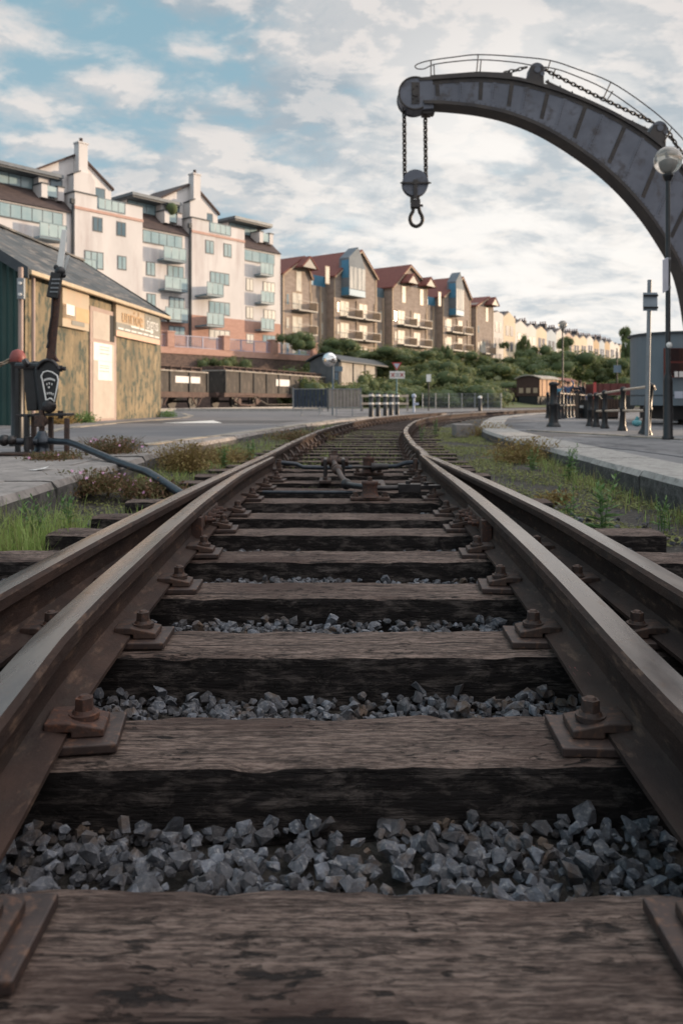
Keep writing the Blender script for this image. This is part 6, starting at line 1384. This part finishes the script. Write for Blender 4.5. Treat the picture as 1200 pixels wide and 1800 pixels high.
t=thing('dark_open_wagon','low dark open wagon left of the brown vans','wagon',tuple(P(898,714,80))); a=P(883,682,80); b=P(917,704,80); mb=MB(); mb.box(a.x,b.x,80,82.4,b.z,a.z); mb.build('body',M_vanbrown,t); mb=MB()
for x in (a.x+.5,b.x-.5): mb.cyl((x,79.9,.62),(x,80.1,.62),.48,16)
mb.box(a.x,b.x,80.2,82,.5,b.z-.01); mb.build('running_gear',M_dark,t)
mb=MB(); mb.box(a.x,b.x,79.97,80,a.z-.2,a.z-.05); mb.build('top_plank',M_wagonrust,t)

# ---------------------------------------------------------------- people
M_skin=mat('skin',(.42,.25,.18),(.48,.29,.21),scale=5,rough=.6)
def person(lab,x,Y,h,face,top,bot,hair,pose=0,z0=.14):
    c=P(x,0,Y); k=h/1.75; t=thing('person',lab,'person',(c.x,Y,z0),face); t.scale=(k,k,k)
    arm={0:(((-.21,0,1.42),(-.27,.0,1.14),(-.25,.08,.90),(-.24,.10,.82)),((.21,0,1.42),(.27,0,1.14),(.25,.08,.90),(.24,.10,.82))),
         1:(((-.21,0,1.42),(-.30,.10,1.20),(-.16,.28,1.22),(-.10,.33,1.25)),((.21,0,1.42),(.30,.10,1.20),(.16,.28,1.22),(.10,.33,1.25))),
         2:(((-.21,0,1.42),(-.32,.05,1.62),(-.22,.10,1.84),(-.20,.11,1.92)),((.21,0,1.42),(.27,0,1.14),(.25,.08,.90),(.24,.10,.82)))}[pose]
    def skin(name,verts,edges,m_):
        me=bpy.data.meshes.new(name); me.from_pydata([v[0] for v in verts],edges,[]); me.materials.append(m_)
        o=bpy.data.objects.new(name,me); COL.objects.link(o); o.parent=t; sk=o.modifiers.new('skin','SKIN'); sk.use_smooth_shade=True
        for i,v in enumerate(verts): me.skin_vertices[0].data[i].radius=(v[1],v[2] if len(v)>2 else v[1])
        me.skin_vertices[0].data[0].use_root=True
        s_=o.modifiers.new('sub','SUBSURF'); s_.levels=1; s_.render_levels=1; return o
    A,B=arm
    V=[((0,0,.95),.13,.10),((0,0,1.15),.12,.09),((0,0,1.38),.15,.09),((0,0,1.50),.055),((0,.01,1.58),.06),((0,.01,1.66),.085,.095),((0,.01,1.74),.05)]
    E=[(0,1),(1,2),(2,3),(3,4),(4,5),(5,6)]
    for side in (A,B):
        n=len(V)
        for p,r in zip(side,(.055,.042,.03,.028)): V.append((p,r))
        E+=[(2,n),(n,n+1),(n+1,n+2),(n+2,n+3)]
        hp=Vector(side[3]); d=(hp-Vector(side[2])).normalized(); m0=len(V)-1
        for q_ in (-.025,-.008,.010,.026): V.append((tuple(hp+d*.09+Vector((q_,0,0))),.009)); E.append((m0,len(V)-1))
        V.append((tuple(hp+d*.04+Vector((.0,.045,0))),.010)); E.append((m0,len(V)-1))
    for sx,fy in ((-.09,.03),(.09,-.03)):
        n=len(V)
        for p,r in (((sx,0,.86),.085),((sx*1.1,fy+.02,.48),.058),((sx*1.1,fy,.09),.04),((sx*1.15,fy+.14,.04),.035)): V.append((p,r))
        E+=[(0,n),(n,n+1),(n+1,n+2),(n+2,n+3)]
    skin('body',V,E,M_skin)
    TV=[((0,0,.92),.155,.125),((0,0,1.15),.14,.11),((0,0,1.38),.17,.11),((0,0,1.47),.08)]; TE=[(0,1),(1,2),(2,3)]
    for side in (A,B):
        n=len(TV)
        for p,r in zip(side[:3],(.072,.058,.045)): TV.append((p,r))
        TE+=[(2,n),(n,n+1),(n+1,n+2)]
    skin('jacket',TV,TE,top)
    LV_=[((0,0,.95),.145,.12)]; LE=[]
    for sx,fy in ((-.09,.03),(.09,-.03)):
        n=len(LV_)
        for p,r in (((sx,0,.86),.10),((sx*1.1,fy+.02,.48),.075),((sx*1.1,fy,.12),.06)): LV_.append((p,r))
        LE+=[(0,n),(n,n+1),(n+1,n+2)]
    skin('trousers',LV_,LE,bot)
    mb=MB(); mb.sphere((0,-.015,1.70),.108,12,8,sc=(.9,1.02,.95)); o=mb.build('hair',hair); o.parent=t
    mb=MB()
    for sx in (-.035,.035): mb.sphere((sx,.105,1.665),.011,6,5)
    o=mb.build('eyes',M_dark); o.parent=t
    mb=MB(); mb.sphere((0,.118,1.63),.017,6,5); o=mb.build('nose',M_skin); o.parent=t
    return t
def C(n,a): return mat(n,a,tuple(c*1.3 for c in a),scale=3,rough=.85)
M_dkcloth=C('dark_cloth',(.02,.022,.03)); M_denim=C('blue_denim',(.06,.10,.19)); M_teal=C('teal_jacket',(.05,.20,.30)); M_redcl=C('maroon_cloth',(.10,.03,.035)); M_hairb=C('brown_hair',(.05,.03,.02)); M_hairl=C('fair_hair',(.22,.14,.07)); M_greycl=C('grey_cloth',(.10,.09,.10))
person('person in a teal jacket half hidden by the stout bollard',981.5,40,1.45,pi,M_teal,M_dkcloth,M_hairb,0)
person('person in blue denim with one bare arm raised, left of the dark pair',998,41,1.55,2.6,M_denim,M_denim,M_hairb,2)
person('person in a maroon top and dark trousers behind the denim one',992,44,1.68,3.6,M_redcl,M_dkcloth,M_hairb,1)
person('fair-haired person in a black jacket, left of the right-hand pair',1012,41,1.55,2.9,M_dkcloth,M_dkcloth,M_hairl,1)
person('person in black standing at the right end of the group',1019,42,1.62,3.5,M_dkcloth,M_dkcloth,M_hairb,0)
person('person in a grey coat and denim, farthest right beside the railing end',1026,43,1.55,3.1,M_greycl,M_denim,M_hairl,0)

# ---------------------------------------------------------------- grass and weeds
mat_cover=mat('ground_cover_leaf',(.22,.25,.08),(.34,.34,.13),scale=2,rough=.7,island=((.14,.16,.05),.8)); leafy(mat_cover)
def blade(mb,x,y,z,h,w,lean,az,mi=0):
    ca,sa=cos(az),sin(az); r=Vector((-sa,ca,0))*w; q=[]
    for i,f in enumerate((0,.4,.75,1)):
        c=Vector((x+ca*lean*h*f*f,y+sa*lean*h*f*f,z+h*f*(1-.25*lean*f))); ww=(1,.8,.45,.02)[i]; q+=[c-r*ww,c+r*ww]
    mb.add(q,[(0,1,3,2),(2,3,5,4),(4,5,7,6)],mi)
rnd=random.Random(5)
def bedz(x,Y):
    a=edgeL(Y)-.12; b=edgeR(Y)+.12; e=min(x-a,b-x); rise=max(0,.55-e)*.16 if x<0 else max(0,.5-e)*.05
    return ball(Y)-.02+rise
mg=MB(); md=MB()
def tuft(x,y,z,n,h,spread,dry=0.2):
    for _ in range(n):
        m_=md if rnd.random()<dry else mg
        blade(m_,x+rnd.gauss(0,spread),y+rnd.gauss(0,spread),z-.01,h*rnd.uniform(.45,1.15),rnd.uniform(.0018,.0038),rnd.uniform(.1,.8),rnd.uniform(0,6.28))
# left verge
for _ in range(420):
    Y=rnd.uniform(3.5,12); a=edgeL(Y)+.05; x=rnd.uniform(a,a+ (0.85 if Y<6 else .65))
    if noise.noise(Vector((x*1.6,Y*.9,1)))<-.12: continue
    tuft(x,Y,bedz(x,Y),9,rnd.uniform(.07,.20) if Y<6 else rnd.uniform(.06,.14),.045,.25)
for _ in range(60): 
    x=rnd.uniform(-1.9,-1.55); Y=rnd.uniform(3.9,4.9); tuft(x,Y,bedz(x,Y),16,rnd.uniform(.18,.30),.05,.1)
for _ in range(200):
    Y=rnd.uniform(10,24); x=edgeL(Y)+rnd.uniform(.0,.75); tuft(x,Y,bedz(x,Y),9,rnd.uniform(.06,.16),.06,.35)
# right verge
for _ in range(900):
    Y=4.2+rnd.random()**.8*14; b=edgeR(Y); x=rnd.uniform(max(1.35,centre(max(8,Y))+1.25 if Y>8 else 1.35),b-.03)
    nn=noise.noise(Vector((x*1.3,Y*.7,4)))
    if nn<-.18: continue
    if Y<5.9 and rnd.random()<.7: continue
    if rnd.random()<.35: continue
    tuft(x,Y,bedz(x,Y),8,rnd.uniform(.03,.10),.08,.80 if nn<.1 else .55)
for _ in range(150):
    Y=rnd.uniform(5,11); x=edgeR(Y)-rnd.uniform(.02,.3); tuft(x,Y,bedz(x,Y),8,rnd.uniform(.08,.19),.05,.5)
# between the rails beyond the points
for _ in range(330):
    Y=rnd.uniform(8.1,19); x=centre(Y)+rnd.choice((rnd.uniform(-.62,-.1),rnd.gauss(.35,.16),rnd.uniform(-.6,.6))); 
    if abs(x-centre(Y))>.66: continue
    tuft(x,Y,ball(Y)-.01,7,rnd.uniform(.04,.10),.05,.3)
for _ in range(10): tuft(rnd.uniform(-.35,.0),rnd.uniform(6.4,6.5),-.05,5,.07,.03,.2)
mc_=MB(); rnd=random.Random(21)
def cover(n,fx,y0,y1,zf,thr,sc_=1):
    for _ in range(n):
        Y=y0+(y1-y0)*rnd.random()**1.2; x=fx(Y)
        if noise.noise(Vector((x*1.7,Y*.9,8)))<thr: continue
        c=Vector((x,Y,zf(x,Y)+rnd.uniform(0,.035))); az=rnd.uniform(0,6.28); up=rnd.uniform(-.1,.7); l=rnd.uniform(.008,.02)*sc_
        d=Vector((cos(az),sin(az),up)).normalized()*l; w=Vector((-sin(az),cos(az),rnd.uniform(-.4,.4)))*l*.45
        mc_.add([c-d,c+w,c+d,c-w],[(0,1,2,3)])
cover(26000,lambda Y: rnd.uniform(max(1.2,centre(max(8,Y))+1.0),edgeR(Y)-.02),4.6,22,bedz,-.15,1.2)
cover(12000,lambda Y: rnd.uniform(edgeL(Y)+.03,edgeL(Y)+.95),3.6,18,bedz,-.22)
cover(5000,lambda Y: centre(Y)+rnd.uniform(-.6,.6),8.2,20,lambda x,Y: ball(Y)-.01,.02)
tag(mc_.build('ground_cover',mat_cover,recalc=False),'low yellow-green leaves matted over the dirt beside the track','ground cover',kind='stuff')
tag(mg.build('grass',M_grass,recalc=False),'green grass tufts along the track verges','grass',kind='stuff')
tag(md.build('dry_grass',M_grass_dry,recalc=False),'straw-coloured dry grass along the track verges','dry grass',kind='stuff')
def weed(lab,x,y,z,h,stems,seed,cat='weed',m_=M_leaf,grp=None,ll=.06):
    r_=random.Random(seed); t=thing('weed_plant',lab,cat,(x,y,z),group=grp); ms=MB(); ml=MB()
    for s_ in range(stems):
        az=r_.uniform(0,6.28); ln=r_.uniform(.02,.18) if stems>1 else .05; hh=h*r_.uniform(.75,1.05); bx,by=x+r_.gauss(0,.02),y+r_.gauss(0,.02)
        pts=[Vector((bx+cos(az)*ln*hh*f*f*2,by+sin(az)*ln*hh*f*f*2,z+hh*f)) for f in (0,.3,.6,1)]
        ms.tube(pts,[.0035,.003,.0025,.0015],5)
        n=int(hh/.016)
        for i in range(n):
            f=(i+1)/n; p=pts[0].lerp(pts[3],f); a=i*2.4+r_.uniform(-.3,.3); L_=ll*(1.15-.75*f)*r_.uniform(.8,1.2); up=.25+.7*f
            d=Vector((cos(a),sin(a),up)).normalized(); w=Vector((-sin(a),cos(a),0))*L_*.16; droop=Vector((0,0,-L_*.25*(1-f)))
            ml.add([p,p+d*L_*.45+w,p+d*L_+droop,p+d*L_*.45-w],[(0,1,2,3)])
    ms.build('stem',m_,t,recalc=False); ml.build('leaves',m_,t,recalc=False); return t
weed('tall leafy weed at the foot of the platform kerb, right one of two',1.63,4.92,-.12,.36,4,3,ll=.12)
weed('slim leafy weed left of the taller one by the platform kerb',1.44,4.95,-.12,.30,3,4,ll=.09)
weed('low green weed under the platform kerb near the right edge',1.98,4.9,-.10,.20,5,5,ll=.06)
weed('leafy green weed growing against the dark kerb face',2.2,7.7,-.06,.34,6,6,ll=.08)
weed('second leafy weed against the kerb, further along',2.05,8.6,-.05,.26,6,7,ll=.07)
weed('bushy bright weed beside the left rail near the flowers',-1.32,8.9,-.05,.26,8,8,ll=.07)
weed('bright green weed clump by the left rail, farther along',-1.12,9.8,-.05,.28,8,9,ll=.08)
weed('broad-leaved weed in the left corner grass',-1.72,4.5,-.1,.28,5,10,ll=.09)
weed('leafy weed standing in the grass left of the sleeper ends',-1.62,4.75,-.1,.25,5,12,ll=.08)
weed('spindly dark weed on the left road edge far along the bend',-.55,14.6,.0,.30,4,13,ll=.05,m_=M_redleaf)
weed('pale weed between the sleepers close to the right rail of the bend',1.45,14.5,-.03,.32,4,14,ll=.06)
weed('small weed on the right of the bend by the concrete block',2.0,17,-.02,.35,5,15,ll=.07)
def clump(lab,x,y,z,r,h,seed,m_,flowers=0,n=1500,leaf=.014):
    r_=random.Random(seed); t=thing('flowering_plant' if flowers else 'low_shrub',lab,'plant',(x,y,z)); mb=MB(); ms=MB(); mp=MB()
    for _ in range(n):
        v=Vector((r_.gauss(0,.42),r_.gauss(0,.42),abs(r_.gauss(0,.5)))); 
        if v.length>1.25: continue
        p=Vector((x+v.x*r,y+v.y*r,z+v.z*h)); a=Vector((r_.gauss(0,1),r_.gauss(0,1),r_.gauss(0,1))).normalized(); b=a.cross(Vector((r_.gauss(0,1),r_.gauss(0,1),1))).normalized(); l=leaf*r_.uniform(.6,1.6)
        mb.add([p-a*l,p+b*l*.45,p+a*l,p-b*l*.45],[(0,1,2,3)])
    for _ in range(n//12):
        a=r_.uniform(0,6.28); d=r_.random()**.5*r; ms.tube([(x+cos(a)*d*.4,y+sin(a)*d*.4,z),(x+cos(a)*d,y+sin(a)*d,z+h*r_.uniform(.6,1.2))],[.002,.001],4)
    mb.build('foliage',m_,t,recalc=False); ms.build('stems',m_,t,recalc=False)
    for _ in range(flowers):
        a=r_.uniform(0,6.28); d=r_.random()**.5*r; c=Vector((x+cos(a)*d,y+sin(a)*d,z+h*r_.uniform(.55,1.25)*(1-.3*d/r))); nrm=Vector((r_.gauss(0,.5),-1,r_.uniform(.2,1))).normalized(); e=nrm.cross(Vector((0,0,1))).normalized(); g_=nrm.cross(e)
        for k in range(5):
            aa=2*pi*k/5; d1=e*cos(aa)+g_*sin(aa); d2=e*cos(aa+.5)+g_*sin(aa+.5); d0=e*cos(aa-.5)+g_*sin(aa-.5); mp.add([c,c+d0*.010,c+d1*.015,c+d2*.010],[(0,1,2,3)])
    if flowers: mp.build('flowers',M_pink,t,recalc=False)
    return t
clump('reddish plant with tiny pink flowers spilling over the left kerb',-1.93,6.15,.0,.36,.15,1,M_redleaf,18,2600)
clump('pink-flowered reddish plant behind the kerb, nearest the black rod',-2.45,8.5,.14,.38,.16,2,M_redleaf,14,2200)
clump('low reddish plant with a few pink flowers in the near left grass',-1.50,6.3,-.05,.32,.12,3,M_redleaf,10,1800)
clump('dark reddish plant at the foot of the lever stand',-2.75,7.6,.14,.30,.07,7,M_redleaf,5,1100)
clump('golden-brown low shrub right of the long black rod',-1.66,8.4,-.03,.36,.27,4,M_goldleaf,0,3000)
clump('dry golden scrub between the golden shrub and the green weeds',-1.42,9.6,-.04,.40,.16,5,M_goldleaf,0,1800)
clump('low weeds at the foot of the shed door',-6.75,21,.14,.35,.25,6,M_leaf,0,700,.03)
clump('golden weeds at the shed wall left of the door',-6.95,19.6,.14,.5,.28,8,M_goldleaf,0,900,.03)
clump('small weeds at the far corner of the shed',-6.1,27.9,.14,.4,.25,9,M_leaf,0,500,.03)
clump('dark weeds along the left road edge of the bend',-.75,14.5,.0,.7,.16,12,M_redleaf,0,1500,.02)
clump('straw scrub by the platform end of the bend',3.0,16.5,-.02,.6,.25,13,M_goldleaf,0,1500,.02)
clump('pale straw growth along the dark kerb face',2.25,9.8,-.04,.5,.26,14,M_goldleaf,0,2200,.018)
clump('small white-flowered tuft by the right sleeper ends',1.62,6.0,-.07,.16,.10,15,M_goldleaf,0,400)
mb=MB(); mb.add([(-2.50,6.35,.15),(-2.42,6.30,.153),(-2.36,6.36,.165),(-2.31,6.42,.20),(-2.36,6.47,.175),(-2.44,6.42,.152)],[(0,1,5),(1,2,4,5),(2,3,4)]); tag(mb.build('litter_scrap',M_paper),'crumpled pale scrap of litter on the concrete left of the flowers','litter')
mb=MB(); c=G(822,742,.05); mb.box(2.35,2.75,16.4,17.0,-.05,.22); tag(mb.build('concrete_block',M_concrete,bevel=.02),'small concrete block on the inside of the bend','block')
